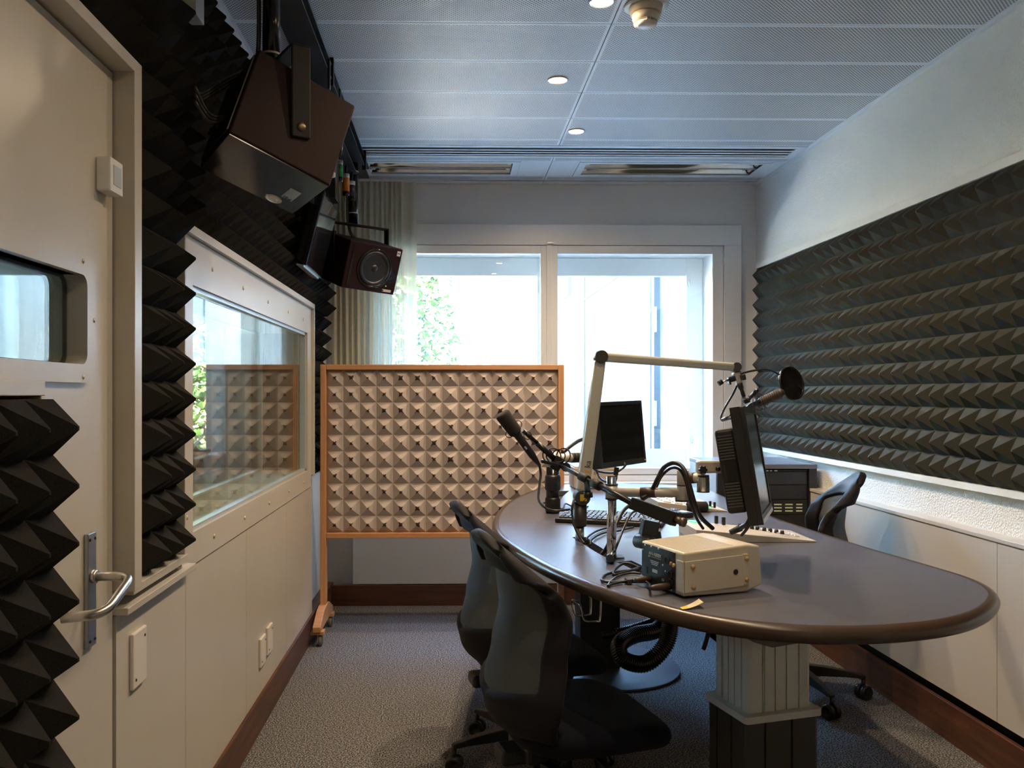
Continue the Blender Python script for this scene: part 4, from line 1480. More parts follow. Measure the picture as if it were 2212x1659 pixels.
MB().lathe([(0.0265, -0.003), (0.0285, -0.003), (0.0285, 0.003), (0.0265, 0.003)], (-0.546, 2.475, 2.416), n=28).build('cable_tie', mat('cream_nylon', (0.45, 0.40, 0.32), 0.5), t)
c = MB()
for i, o in enumerate((0.0, 0.010, 0.020)):
    c.tube([(x * KS, y * KS, 1.39 + (z - 1.39) * KS) for x, y, z in ((-0.645, 2.72 + o, 2.86), (-0.645, 2.72 + o, 2.55), (-0.652, 2.66 + o, 2.46), (-0.695, 2.52, 2.36 - o), (-0.735, 2.40, 2.27 - o), (-0.72, 2.30, 2.25 - 2 * o), (-0.70, 2.38, 2.20 - o), (-0.665, 2.52, 2.25))], 0.0045, n=8)
c.build('cable', CABLE, t)

# hanging screen
a, c_, d_, e_ = [Vector(p) for p in ((-0.6043, 3.9000, 2.3597), (-0.6044, 4.3450, 2.3646), (-0.6954, 4.3450, 2.0017), (-0.6927, 3.9000, 2.0031))]
ctr = (a + c_ + d_ + e_) / 4
uy = ((c_ - a) + (d_ - e_)).normalized(); uz = ((a - e_) + (c_ - d_)).normalized(); ux = uy.cross(uz).normalized(); uz = ux.cross(uy)
SRm = Matrix((ux, uy, uz)).transposed()
wl = ((c_ - a).length + (d_ - e_).length) / 2; hl = ((a - e_).length + (c_ - d_).length) / 2
t = thing('hanging_screen', 'glossy black flat screen hung tilted under the ceiling beam, mirroring the window', 'screen', tuple(ctr), group='flat screens')
MB().box(ctr - ux * 0.012, (0.022, wl, hl), SRm).build('panel', BLACKG, t, bevel=0.003)
MB().box(ctr - ux * 0.0005, (0.002, wl - 0.014, hl - 0.014), SRm).build('display', mat('glossy_display', (0.012, 0.012, 0.014), 0.02, spec=1.0, coat=1.0), t)
MB().box(ctr - ux * 0.045 - uz * 0.02, (0.045, wl * 0.8, hl * 0.75), SRm).build('housing', BLACK, t, bevel=0.008)
MB().box(ctr - ux * 0.03 - uz * (hl / 2 + 0.004), (0.035, wl, 0.008), SRm).build('lower_lip', ALU, t)
b = MB().bx(-0.625, -0.575, 4.05, 4.17, 2.36, 2.72)
b.box(Vector((ctr.x - 0.075, 4.11, 2.30)), (0.05, 0.10, 0.20))
b.build('bracket', BLACKM, t, bevel=0.003)

# signal lamps under the beam
t = thing('signal_bracket', 'small black bracket under the ceiling beam holding the coloured signal lamps', 'bracket', (-0.565, 4.2, 2.6))
MB().bx(-0.610, -0.520, 3.93, 4.50, 2.600, 2.606).bx(-0.600, -0.592, 4.18, 4.26, 2.606, 2.716).build('plate', BLACKM, t)
WLAB = mat('lamp_label', (0.62, 0.60, 0.54), 0.5)
lamps = [('red', (0.42, 0.012, 0.02), (-0.585, 3.97), 0.021, 2.575, 0.055, 'R'), ('green', (0.02, 0.24, 0.05), (-0.578, 4.20), 0.020, 2.585, 0.062, 'A'),
         ('orange', (0.62, 0.16, 0.01), (-0.560, 4.33), 0.019, 2.560, 0.068, 'S'), ('smoky grey', (0.045, 0.04, 0.038), (-0.545, 4.46), 0.019, 2.575, 0.060, '')]
for nm, col, (x, y), r, z, h, ch in lamps:
    t = thing('signal_lamp', nm + ' cylindrical signal lamp hanging under the ceiling beam', 'signal lamp', (x, y, z), group='coloured signal lamps')
    top_z = 2.600
    drop = {'red': 0.055, 'green': 0.010, 'orange': 0.045, 'smoky grey': 0.05}[nm]
    z0 = top_z - drop
    MB().cyl((x, y, z0), (x, y, top_z), 0.008, n=12).build('stem', BLACK, t)
    MB().lathe([(r, z0 - 0.022), (r, z0)], (x, y, 0), n=28).lathe([(0.0, z0), (r, z0)], (x, y, 0), n=28).build('collar', WLAB, t)
    MB().lathe([(r * 0.96, z0 - 0.022), (r * 1.02, z0 - 0.026), (r * 1.02, z0 - 0.022 - h), (r * 0.9, z0 - 0.026 - h)], (x, y, 0), n=28).build('lens', mat(nm.replace(' ', '_') + '_lens', col, 0.18, spec=0.6), t)
    MB().lathe([(0.0, z0 - 0.026 - h - 0.022), (r * 0.9, z0 - 0.026 - h - 0.020), (r * 0.98, z0 - 0.026 - h - 0.014), (r * 0.98, z0 - 0.026 - h), (0.0, z0 - 0.026 - h)], (x, y, 0), n=28).build('cap', BLACKG if nm != 'red' else WLAB, t)
    if ch:
        text('lettering', ch, 0.018, (x + 0.0, y - r - 0.0012, z0 - 0.011), (1, 0, 0), (0, 0, 1), BLACK, t)

# ------------------------------------------------------------------ things on the desk


def V(p):
    return Vector(p)


# silver hybrid box with dark rear panel
B1c = Vector((0.684, 2.222, 0.9245))
B1R = rotm(az=math.atan2(-0.9422, 0.3346))
B1d = (0.196, 0.252, 0.127)
t = thing('telephone_hybrid', 'cream metal broadcast device box with black connector panel, on the desk in the foreground', 'device', (B1c.x, B1c.y, DZT), group=None)
L = oriented(B1c, B1R)
BEIGE = mat('cream_metal', (0.62, 0.55, 0.43), 0.36, var=0.02, vscale=20)
hx, hy, hz = [d / 2 for d in B1d]
# side profile in (y, z): low front edge at +y, ribbed lid higher in the middle
prof = [(-hy, -hz + 0.004), (hy - 0.05, -hz + 0.000), (hy, -hz + 0.016), (hy - 0.008, hz - 0.006), (hy - 0.050, hz + 0.000), (-hy, hz - 0.010)]
Rp = B1R @ Matrix(((0, 0, 1), (1, 0, 0), (0, 1, 0)))     # local x->y, y->z, z->x
MB().prism(prof, -hx, hx, B1c, Rp).build('case', BEIGE, t, bevel=0.006, seg=3)
r = MB()
for i in range(22):
    x = -hx + 0.012 + i * (B1d[0] - 0.024) / 21
    z0, z1 = hz - 0.0095, hz - 0.0035
    r.box(L(x, -0.040, (z0 + z1) / 2 + 0.0005), (0.0035, 0.155, 0.002), B1R @ rotm(ax=math.atan2(0.010, 0.202)))
r.build('rib', BEIGE, t)
sp = MB().prism([(-hy + 0.002, -hz + 0.014), (hy - 0.058, -hz + 0.018), (hy - 0.060, hz - 0.026), (-hy + 0.002, hz - 0.032)], 0, 0.004, L(hx, 0, 0), Rp)
sp.box(L(hx - 0.012, -hy - 0.002, -0.008), (0.028, 0.004, B1d[2] - 0.046), B1R)
side = sp.build('side_plate', BEIGE, t, bevel=0.0012)
MB().bx(0, 0, 0, 0, 0, 0)
MB().prism([(hy - 0.066, -hz + 0.022), (hy - 0.050, -hz + 0.022), (hy - 0.052, hz - 0.024), (hy - 0.068, hz - 0.024)], 0, 0.007, L(hx, 0, 0), Rp).build('flange', BEIGE, t, bevel=0.0012)
RxB = B1R @ rotm(ay=PI / 2)
FOOT = mat('amber_rubber_foot', (0.50, 0.34, 0.16), 0.3, spec=0.6)
for yy, zz in ((-hy + 0.026, hz - 0.046), (-hy + 0.028, -hz + 0.028), (hy - 0.058, hz - 0.036), (hy - 0.058, -hz + 0.036)):
    MB().lathe([(0.0065, 0.0), (0.006, 0.003), (0.003, 0.005), (0.0, 0.0055)], L(hx + (0.004 if yy < 0 else 0.007), yy, zz), RxB, n=18).build('rubber_foot', FOOT, t)
MB().lathe([(0.0075, 0.0), (0.0075, 0.0015), (0.004, 0.002), (0.0, 0.0005)], L(hx + 0.004, 0.035, -0.006), RxB, n=22).build('grommet', BLACK, t)
pn = MB().box(L(-0.014, -hy - 0.0006, -0.004), (B1d[0] - 0.040, 0.003, B1d[2] - 0.022), B1R).build('rear_panel', mat('panel_black', (0.014, 0.016, 0.018), 0.4), t)
ax, azv = B1R @ Vector((1, 0, 0)), Vector((0, 0, 1))
fyb = -hy - 0.0025
PRINT = mat('panel_print', (0.55, 0.57, 0.57), 0.5)
text('lettering', 'AH-1000X', 0.0135, L(-0.028, fyb, 0.026), ax, azv, PRINT, pn)
MB().box(L(-0.028, fyb, 0.0185), (0.060, 0.0005, 0.0008), B1R).build('printed_line', PRINT, pn)
text('lettering', 'CE', 0.009, L(0.010, fyb, -0.034), ax, azv, PRINT, pn)
MB().box(L(-0.028, fyb, -0.018), (0.024, 0.0006, 0.009), B1R).build('serial_label', mat('serial_white', (0.6, 0.6, 0.58), 0.5), pn)
for k in range(3):
    MB().box(L(-0.030, fyb, 0.008 - 0.0045 * k), (0.040 - 0.006 * k, 0.0005, 0.0018), B1R).build('printed_line', PRINT, pn)
Ry = B1R @ rotm(ax=PI / 2)
for x, z, rr in ((0.030, 0.022, 0.011), (0.045, -0.012, 0.011), (0.048, -0.032, 0.010)):
    MB().lathe([(rr, 0), (rr, 0.003), (rr * 0.75, 0.004), (rr * 0.7, 0.001), (0, 0.001)], L(x, fyb, z), Ry, n=22).build('round_socket', BLACKM, pn)
for x, z, col in ((0.050, 0.018, (0.45, 0.16, 0.08)), (0.062, 0.016, (0.60, 0.46, 0.16))):
    MB().lathe([(0.0055, 0), (0.005, 0.004), (0.002, 0.006), (0, 0.004)], L(x, fyb, z), Ry, n=16).build('phono_jack', mat('jack', col, 0.3, metal=0.6), pn)
for x, z in ((-0.075, 0.045), (-0.088, 0.030), (-0.045, 0.046), (-0.010, 0.046), (0.010, 0.006), (0.022, -0.008), (-0.088, -0.045), (0.05, -0.052), (-0.055, 0.018)):
    MB().sphere(L(x, fyb, z), 0.0028, 10, 6).build('panel_screw', STEEL, pn)
MB().box(L(-0.070, fyb - 0.001, -0.022), (0.014, 0.003, 0.018), B1R).build('switch', BLACK, pn)

# plugs and leads at the rear of the box
PLUGB = mat('brown_black_plug', (0.055, 0.036, 0.026), 0.45)
outd = B1R @ Vector((0, -1, 0))


def plug(p, d, ln, r0):
    b = MB()
    p = V(p); d = V(d).normalized()
    b.lathe([(r0, 0), (r0, ln * 0.45), (r0 * 0.8, ln * 0.8), (r0 * 0.5, ln), (0, ln)], p, frame_to(d), n=16)
    return b


p1 = L(-0.052, fyb, -0.044); p2 = L(0.040, fyb, -0.044)
t = thing('power_lead', 'dark power lead with brown plug plugged into the cream box, strapped into a loop', 'cable', tuple(p1), group='leads of the cream device box')
plug(p1, outd, 0.05, 0.009).build('plug', PLUGB, t)
e1 = p1 + outd * 0.05
ld = [e1, (0.5549, 2.2332, 0.8720), (0.5278, 2.2541, 0.8660), (0.4763, 2.2549, 0.8660), (0.4313, 2.2556, 0.8660), (0.4233, 2.2896, 0.8660), (0.4527, 2.3539, 0.8660), (0.5048, 2.3899, 0.8660), (0.5563, 2.4051, 0.8680)]
MB().tube(ld, 0.0042, n=10).build('lead', CABLE, t)
MB().box(V((0.4923, 2.2571, 0.8680)), (0.014, 0.03, 0.016), rotm(az=0.1)).build('strap', PLUGB, t, bevel=0.003)
t = thing('audio_lead', 'dark audio lead with a long barrel plug in the lower corner of the cream box', 'cable', tuple(p2), group='leads of the cream device box')
plug(p2, outd, 0.062, 0.0095).build('plug', PLUGB, t)
e2 = p2 + outd * 0.062
MB().tube([e2, (0.5347, 2.1924, 0.8740), (0.5221, 2.2298, 0.8780), (0.4955, 2.2540, 0.8700), (0.4462, 2.2333, 0.8660), (0.4267, 2.2120, 0.8660), (0.4685, 2.3120, 0.8660), (0.5199, 2.3650, 0.8660), (0.5488, 2.3494, 0.8680)], 0.0034, n=10).build('lead', CABLE, t)
t = tag(MB().tube([(0.5712, 2.4456, 0.8620), (0.5447, 2.4649, 0.8720), (0.5208, 2.4653, 0.8720), (0.4809, 2.3937, 0.8680), (0.4717, 2.3475, 0.8660), (0.5090, 2.3774, 0.8660), (0.5671, 2.4278, 0.8700)], 0.004, n=10).build('loose_lead', CABLE),
        'short dark cable loop coming out of the desk slot behind the cream box', 'cable', 'leads of the cream device box')

# curled sticky note
NOTE = mat('note_paper', (0.72, 0.62, 0.42), 0.7)
NOTEY = mat('note_yellow', (0.72, 0.50, 0.06), 0.7)
q0 = V((0.5636, 1.9760, 0.8625)); q1 = V((0.6222, 1.9966, 0.8625)); q2 = V((0.6211, 2.0230, 0.8625))
dx = (q1 - q0); dy = (q2 - q1) * 1.3


def note(u, v):
    return q0 + dx * u + dy * v * (0.55 + 0.45 * u) + Vector((0, 0, 0.0005 + 0.012 * u ** 2 + 0.0004 * v))


b = MB().grid(note, 16, 4)
for i in range(len(b.f)):
    b.mi[i] = 1 if (i % 16) < 5 else 0
tag(b.build('sticky_note', [NOTE, NOTEY], solid=0.0003), 'small curled cream and yellow paper strip at the desk edge before the cream box', 'paper note')

# ---- cream boom arm with the right microphone
ARMM = mat('cream_arm', (0.50, 0.49, 0.42), 0.35, metal=0.15)
GREY = mat('dark_grey_plastic', (0.040, 0.037, 0.034), 0.42)
YM = 2.94
base = V((0.4645, 2.9399, 0.8600))
YM = base.y
t = thing('boom_stand', 'cream jointed microphone boom arm with orange and grey lettering on its lower tube', 'microphone arm', tuple(base), group='microphone booms')
MB().cyl(base - Vector((0, 0, 0.02)), base + Vector((0, 0, 0.06)), 0.0165, n=26).build('spigot', STEEL, t)
zb = 1.39 - (1137 - 850) * YM / 1757; zt = 1.39 - (1086 - 850) * YM / 1757
MB().lathe([(0.024, 0), (0.026, 0.006), (0.026, zt - zb)], (base.x, base.y, zb), n=32).lathe([(0.0, 0.0), (0.024, 0.0)], (base.x, base.y, zb), n=32).build('base_body', GREY, t)
k0 = V((0.4713, 2.9400, 1.0160)); k1 = V((0.5402, 2.9400, 1.5226)); k2 = V((1.1399, 3.2500, 1.4960))
j = MB().cyl(k0 + Vector((0, -0.032, 0)), k0 + Vector((0, 0.03, 0)), 0.0275, n=36)
j = j.build('lower_joint', GREY, t, bevel=0.002)
MB().box(k0 + Vector((0.002, -0.0325, 0.0)), (0.024, 0.001, 0.024), None).build('logo', mat('logo_yellow', (0.62, 0.40, 0.02), 0.5), j)
MB().box(k0 + Vector((0.008, -0.0332, -0.006)), (0.022, 0.0008, 0.0025), rotm(ay=-0.8)).build('logo_slash', BLACK, j)
dz = (k1 - k0).normalized()


def beam(b, p, q, w0, d0, w1, d1):
    """tapering rounded box between two points; w across the view, d in depth"""
    R = frame_to(q - p)
    z = (q - p).normalized()
    y = Vector((0, 1, 0)); y = (y - z * y.dot(z)).normalized(); x = y.cross(z)
    vs = []
    for c, w, d in ((p, w0, d0), (q, w1, d1)):
        for sx, sy in ((-1, -1), (1, -1), (1, 1), (-1, 1)):
            vs.append(c + x * sx * w / 2 + y * sy * d / 2)
    k = b.add(vs)
    for i in range(4):
        j2 = (i + 1) % 4
        b.face((k + i, k + j2, k + 4 + j2, k + 4 + i))
    b.face((k + 3, k + 2, k + 1, k)); b.face((k + 4, k + 5, k + 6, k + 7))
    return x, y, z


b = MB()
bxv, byv, bzv = beam(b, k0 + dz * 0.02, k1 - dz * 0.012, 0.047, 0.046, 0.040, 0.040)
Rz = Matrix.Rotation(math.radians(0), 3, 'Z')
lower = b.build('lower_tube', ARMM, t, bevel=0.009, seg=3)
yf = k0.y - 0.0236
lp = k0 + dz * 0.072
ORG = mat('orange_print', (0.75, 0.36, 0.02), 0.5)
GRYP = mat('grey_print', (0.10, 0.10, 0.095), 0.5)
up = Vector((dz.x, 0, dz.z)).normalized()
lx = Vector((up.z, 0, -up.x))


def onarm(s, off=0.004):
    p = k0 + dz * s
    return Vector((p.x, yf + 0.0003, p.z)) + lx * off


text('lettering', 'm', 0.030, onarm(0.072), up, -lx, GRYP, lower)
text('lettering', 'ka', 0.030, onarm(0.122), up, -lx, GRYP, lower)
MB().box(onarm(0.096), (0.016, 0.001, 0.006), Matrix((lx, Vector((0, 1, 0)), up)).transposed()).build('lettering', ORG, lower)
MB().cyl(k1 + Vector((0, -0.030, 0)), k1 + Vector((0, 0.028, 0)), 0.0235, n=36).build('elbow_joint', GREY, t, bevel=0.002)
b = MB()
d2 = (k2 - k1).normalized()
beam(b, k1 + d2 * 0.012 + Vector((-0.0, 0.0, 0)), k2, 0.034, 0.034, 0.032, 0.032)
b.build('upper_tube', ARMM, t, bevel=0.011, seg=3)
MB().cyl(k2 + Vector((0.0, -0.024, 0)), k2 + Vector((0.0, 0.024, 0)), 0.0190, n=30).build('end_joint', GREY, t, bevel=0.002)
YE = 3.25
h0 = V((1.1436, 3.2500, 1.4774)); h1 = V((1.1567, 3.2500, 1.4309))
hb = MB()
beam(hb, h0, h1, 0.034, 0.034, 0.022, 0.024)
hb.build('head_clamp', ARMM, t, bevel=0.005)
MB().cyl(V((1.1567, 3.2500, 1.4346)), V((1.1642, 3.2500, 1.4086)), 0.011, n=18).cyl(V((1.1623, 3.2500, 1.4123)), V((1.1754, 3.2500, 1.3770)), 0.008, n=16).build('swivel', BLACK, t)
# clamp of the pop shield
t = thing('pop_shield', 'round black pop shield on a gooseneck in front of the right microphone', 'pop filter', (1.3537, 3.2200, 1.4306))
c = MB().bx(*([0] * 6))
c = MB()
c.box(V((1.1180, 3.2300, 1.4473)), (0.028, 0.03, 0.022), rotm(ay=-0.3))
c.box(V((1.1087, 3.2300, 1.4344)), (0.008, 0.03, 0.02), rotm(ay=-0.3))
c.build('clamp', BLACKM, t, bevel=0.004)
MB().cyl(V((1.1068, 3.2300, 1.4454)), V((1.0790, 3.2300, 1.4343)), 0.003, n=12).build('screw_rod', STEEL, t)
MB().cyl(V((1.0808, 3.2300, 1.4380)), V((1.0660, 3.2300, 1.4288)), 0.0105, n=20).build('thumb_knob', BLACK, t)
MB().box(V((1.1608, 3.2200, 1.4545)), (0.014, 0.03, 0.022), rotm(ay=-0.25)).build('clamp_jaw', BLACK, t, bevel=0.003)
MB().tube([(1.1516, 3.2200, 1.4692), (1.1979, 3.2200, 1.4803), (1.2443, 3.2200, 1.4859), (1.2776, 3.2200, 1.4803), (1.3036, 3.2200, 1.4656)], 0.0042, n=10).build('gooseneck', BLACK, t)
pc = V((1.3556, 3.2200, 1.4306))
pn_ = Vector((0.46, -0.85, 0.20)).normalized()
PR = frame_to(pn_)
MB().lathe([(0.064, -0.006), (0.069, -0.004), (0.070, 0.0), (0.069, 0.004), (0.064, 0.006), (0.062, 0.0), (0.064, -0.006)], pc, PR, n=48).build('hoop', BLACKG, t)
GAUZE = mesh_fabric('black_gauze', (0.008, 0.008, 0.008), 0.0012, 0.18)
MB().lathe([(0.0, 0.002), (0.063, 0.002)], pc, PR, n=40).build('gauze', mat('gauze_black', (0.008, 0.008, 0.009), 0.9), t)
# right microphone
m0, m1 = V((1.1831, 3.2200, 1.3347)), V((1.2658, 3.1000, 1.3936))
d = (m1 - m0).normalized()
t = thing('microphone', 'studio microphone with ribbed tan basket, hanging from the cream boom arm', 'microphone', tuple(m0), group='desk microphones')
Lm = (m1 - m0).length
MB().lathe([(0.0, -0.02), (0.006, -0.02), (0.009, 0.0), (0.012, 0.012), (0.0135, Lm * 0.30), (0.0165, Lm * 0.42), (0.0175, Lm * 0.44), (0.0, Lm * 0.44)], m0, frame_to(d), n=28).build('body', BLACKM, t)
b = MB()
pr = []
for i in range(9):
    a0 = Lm * (0.44 + 0.062 * i)
    pr += [(0.0185, a0), (0.0185, a0 + Lm * 0.036), (0.0150, a0 + Lm * 0.040), (0.0150, a0 + Lm * 0.060)]
pr += [(0.017, Lm), (0.010, Lm + 0.008), (0.0, Lm + 0.009)]
b.lathe(pr, m0, frame_to(d), n=28)
b.build('basket', mat('bronze_basket', (0.062, 0.047, 0.036), 0.5, metal=0.2), t)
w = MB()
for s, rr in ((0.30, 0.034), (0.40, 0.034)):
    c = m0 + d * (Lm * s)
    w.tube([c + frame_to(d) @ Vector((rr * math.cos(q), rr * math.sin(q), 0.004 * math.sin(3 * q))) for q in [2 * PI * k / 14 for k in range(14)]], 0.0018, n=6, smooth=3, closed=True)
w.build('shock_ring', BLACK, t)
w = MB()
c = m0 + d * (Lm * 0.35)
for q in range(6):
    a = 2 * PI * q / 6
    R = frame_to(d)
    w.tube([c + R @ Vector((0.034 * math.cos(a), 0.034 * math.sin(a), -0.01)), c + R @ Vector((0.014 * math.cos(a + .5), 0.014 * math.sin(a + .5), 0.0)), c + R @ Vector((0.034 * math.cos(a), 0.034 * math.sin(a), 0.012))], 0.0012, n=5, smooth=3)
w.build('elastic', RUBBER, t)
s_ = MB()
s_.tube([(1.1735, 3.2500, 1.3807), (1.1755, 3.2400, 1.3677), (1.1776, 3.2000, 1.3644), (1.1883, 3.1600, 1.4027)], 0.0055, n=8, smooth=3)
s_.box(V((1.1885, 3.1800, 1.3900)), (0.045, 0.02, 0.012), rotm(ay=-0.75))
s_.box(V((1.1738, 3.2200, 1.3605)), (0.024, 0.02, 0.018), rotm(ay=-0.4))
s_.build('shock_mount', BLACK, t, bevel=0.002)
t = tag(MB().tube([(1.1509, 3.2600, 1.4236), (1.1394, 3.2700, 1.3900), (1.1127, 3.2800, 1.3393), (1.0938, 3.2800, 1.2999), (1.0942, 3.2700, 1.2815), (1.0997, 3.2200, 1.2887), (1.1048, 3.1500, 1.3053), (1.1265, 3.1500, 1.3179), (1.1684, 3.2000, 1.3314)], 0.0042, n=10).build('microphone_cable', CABLE),
        'black cable drooping from the head of the cream boom arm behind the right screen', 'cable')
MB_ = MB().cyl(V((1.0927, 3.2600, 1.2837)), V((1.1076, 3.2000, 1.2985)), 0.008, 0.010, n=16).build('cable_plug', PLUGB, t)

# ---- black pole behind, carrying the middle screen's arm
pb = V((0.4498, 3.6027, 0.8600))
t = thing('monitor_stand', 'black desk pole at the left end of the desk carrying the middle screen', 'monitor mount', tuple(pb), group='monitor mounts')
ztop = 1.39 - (1008 - 850) * pb.y / 1757
MB().lathe([(0.0, -0.02), (0.029, -0.02), (0.029, ztop - DZT), (0.0, ztop - DZT)], pb, n=28).build('pole', BLACKG, t)
MB().lathe([(0.031, 0), (0.034, 0.01), (0.034, 0.055), (0.031, 0.065)], pb + Vector((0, 0, 0.005)), n=28).lathe([(0.031, 0.10), (0.035, 0.11), (0.035, 0.16), (0.031, 0.17)], pb, n=28).build('collar', BLACK, t)
pa = V((0.4549, 3.6100, 1.1018)); pe = V((0.6303, 3.7200, 1.0971))
MB().cyl(pa, pe, 0.020, n=24).build('arm', SILVP, t)
aw = (pe - pa)
wr = MB()
for k in range(4):
    wr.cyl(pa + aw * (0.47 + 0.09 * k), pa + aw * (0.47 + 0.09 * k + 0.08), 0.0222, n=24)
wr.build('tape_wrap', RUBBER, t)
MB().lathe([(0.0, -0.05), (0.027, -0.05), (0.027, 0.015), (0.023, 0.018), (0.023, 0.07), (0.0, 0.07)], V((0.6410, 3.7200, 1.1013)), n=28).build('arm_joint', SILVP, t)
MB().cyl(pa + Vector((0, 0, -0.035)), pa + Vector((0, 0, 0.028)), 0.0245, n=24).build('arm_hub', SILVP, t)
MB().tube([(0.5009, 3.6600, 1.1228), (0.5487, 3.7000, 1.1536), (0.5990, 3.7500, 1.1761), (0.6470, 3.7800, 1.1786)], 0.009, n=10).build('cable', CABLE, t)

# middle screen
M1c = Vector((0.747, 3.636, 1.210))
M1R = MR([[0.7074, -0.7034, -0.07], [0.7066, 0.7063, 0.0436], [0.0188, -0.0804, 0.9966]])
M1d = (0.361, 0.045, 0.288)


def monitor(label, c, R, d, bez, name, side_buttons=False):
    t = thing(name, label, 'screen', tuple(c), group='flat screens')
    L = oriented(c, R)
    w, dp, h = d
    b = MB()
    fy = -dp / 2
    # bezel ring and shell
    Rr = R @ rotm(ax=PI / 2)
    ring(b, rrect(w, h, 0.004, k=2), rrect(w - 2 * bez, h - 2 * bez - 0.008, 0.001, k=2, cy=0.004), -0.012, 0.0, L(0, fy, 0), Rr)
    b.box(L(0, fy + 0.012 + (dp - 0.012) / 2, 0), (w, dp - 0.012, h), R)
    b.build('bezel', BLACK, t, bevel=0.0015)
    MB().box(L(0, fy + 0.007, 0.004), (w - 2 * bez, 0.008, h - 2 * bez - 0.008), R).build('display', mat('matt_display', (0.006, 0.0065, 0.008), 0.14, spec=0.5), t)
    return t, L


t, L = monitor('dark flat screen in the middle of the desk, seen from the front before the window', M1c, M1R, M1d, 0.016, 'computer_screen')
MB().box(L(0, 0.045, 0.0), (0.24, 0.05, 0.19), M1R).build('rear_housing', BLACK, t, bevel=0.008)
MB().box(L(0, 0.085, 0.0), (0.10, 0.035, 0.10), M1R).build('mount_plate', ALU, t, bevel=0.003)
MB().lathe([(0.006, 0), (0.006, 0.0008), (0.004, 0.001)], L(0.0, -0.0226, -0.134), M1R @ rotm(ax=PI / 2), n=18).build('logo', mat('logo_grey', (0.22, 0.23, 0.24), 0.4), t)
MB().sphere(L(0.170, -0.0228, -0.130), 0.002).build('indicator', mat('orange_led', (0.4, 0.05, 0.0), 0.4, emit=(1.0, 0.16, 0.02), estr=1.2), t)
b = MB().tube([L(0.0, 0.09, -0.06), L(0.02, 0.10, -0.13)], 0.012, n=10, smooth=0)
tag(MB().tube([(0.6303, 3.7200, 1.0928), (0.6481, 3.7000, 1.0480), (0.6788, 3.6600, 1.0349), (0.7254, 3.6000, 1.0386), (0.7604, 3.6000, 1.0570), (0.7749, 3.6000, 1.0734)], 0.0045, n=8).build('screen_cable', CABLE), 'black cable looping under the middle screen, upper of two', 'cable', 'cables under the middle screen')
t = thing('screen_cable', 'black cable looping under the middle screen with a plug standing by the steel pole', 'cable', (0.6491, 3.5000, 1.0105), group='cables under the middle screen')
MB().tube([(0.6481, 3.7000, 1.0902), (0.6471, 3.6000, 1.0407), (0.6491, 3.5000, 1.0184), (0.6656, 3.4000, 1.0174), (0.6687, 3.3000, 1.0396), (0.6706, 3.3000, 1.0660)], 0.0055, n=8).build('lead', CABLE, t)
MB().box(V((0.6706, 3.3000, 1.0735)), (0.018, 0.014, 0.034), rotm(ay=0.15)).build('plug', BLACK, t, bevel=0.002)

# ---- steel pole with the jointed screen arm
sb = V((0.5180, 2.6227, 0.8600))
t = thing('monitor_stand', 'steel desk pole with jointed cream tube arm carrying the right screen', 'monitor mount', tuple(sb), group='monitor mounts')
zt = lambda y: 1.39 - (y - 850) * sb.y / 1757
po = MB().cyl(sb - Vector((0, 0, 0.02)), Vector((sb.x, sb.y, zt(1030))), 0.0155, n=32)
po.build('pole', CHROME, t)
po = MB()
for y in (1095, 1130, 1165):
    po.lathe([(0.0157, -0.0008), (0.0160, 0), (0.0157, 0.0008)], (sb.x, sb.y, zt(y)), n=32)
po.build('pole_ring', STEEL, t)
MB().prism(rrect(0.052, 0.052, 0.008), 0.0, 0.004, (sb.x + 0.012, sb.y, DZT + 0.0005)).build('foot_plate', mat('blue_grey_plate', (0.05, 0.07, 0.10), 0.4), t)
MB().cyl((sb.x, sb.y, zt(1076)), (sb.x, sb.y, zt(1048)), 0.0195, n=32).build('arm_hub', SILVP, t)
MB().cyl((sb.x, sb.y, zt(1079)), (sb.x, sb.y, zt(1076)), 0.0205, n=32).cyl((sb.x, sb.y, zt(1048)), (sb.x, sb.y, zt(1045.5)), 0.0205, n=32).build('hub_washer', BLACK, t)
a0 = Vector((sb.x, sb.y, zt(1064)))
j1 = V((0.7202, 2.5200, 1.0817))
MB().cyl(a0, j1, 0.0155, n=28).build('arm', SILVP, t)
w = MB()
ad = (j1 - a0)
w.cyl(a0 + ad * 0.42, a0 + ad * 0.63, 0.0168, n=24)
w.build('tape_wrap', PLUGB, t)
z1 = lambda y, Y=2.52: 1.39 - (y - 850) * Y / 1757
MB().cyl((j1.x, j1.y, z1(1081)), (j1.x, j1.y, z1(1050)), 0.0180, n=30).cyl((j1.x, j1.y, z1(1048)), (j1.x, j1.y, z1(1017)), 0.0178, n=30).build('elbow', SILVP, t, bevel=0.001)
MB().cyl((j1.x, j1.y, z1(1050)), (j1.x, j1.y, z1(1048)), 0.0182, n=30).cyl((j1.x, j1.y, z1(1084)), (j1.x, j1.y, z1(1081)), 0.0185, n=30).build('elbow_washer', BLACK, t)
j2 = V((0.7683, 2.4700, 1.1329))
b0 = Vector((j1.x, j1.y, z1(1034)))
MB().cyl(b0, Vector((j2.x, j2.y, j2.z)), 0.0155, n=28).build('arm', SILVP, t)
w = MB().cyl(b0 + (j2 - b0) * 0.30, b0 + (j2 - b0) * 0.62, 0.0166, n=24)
w.build('tape_wrap', PLUGB, t)
z2 = lambda y: 1.39 - (y - 850) * j2.y / 1757
MB().cyl((j2.x, j2.y, z2(1062)), (j2.x, j2.y, z2(1031)), 0.0190, n=30).build('wrist', mat('nickel', (0.58, 0.54, 0.48), 0.22, metal=0.9), t, bevel=0.001)
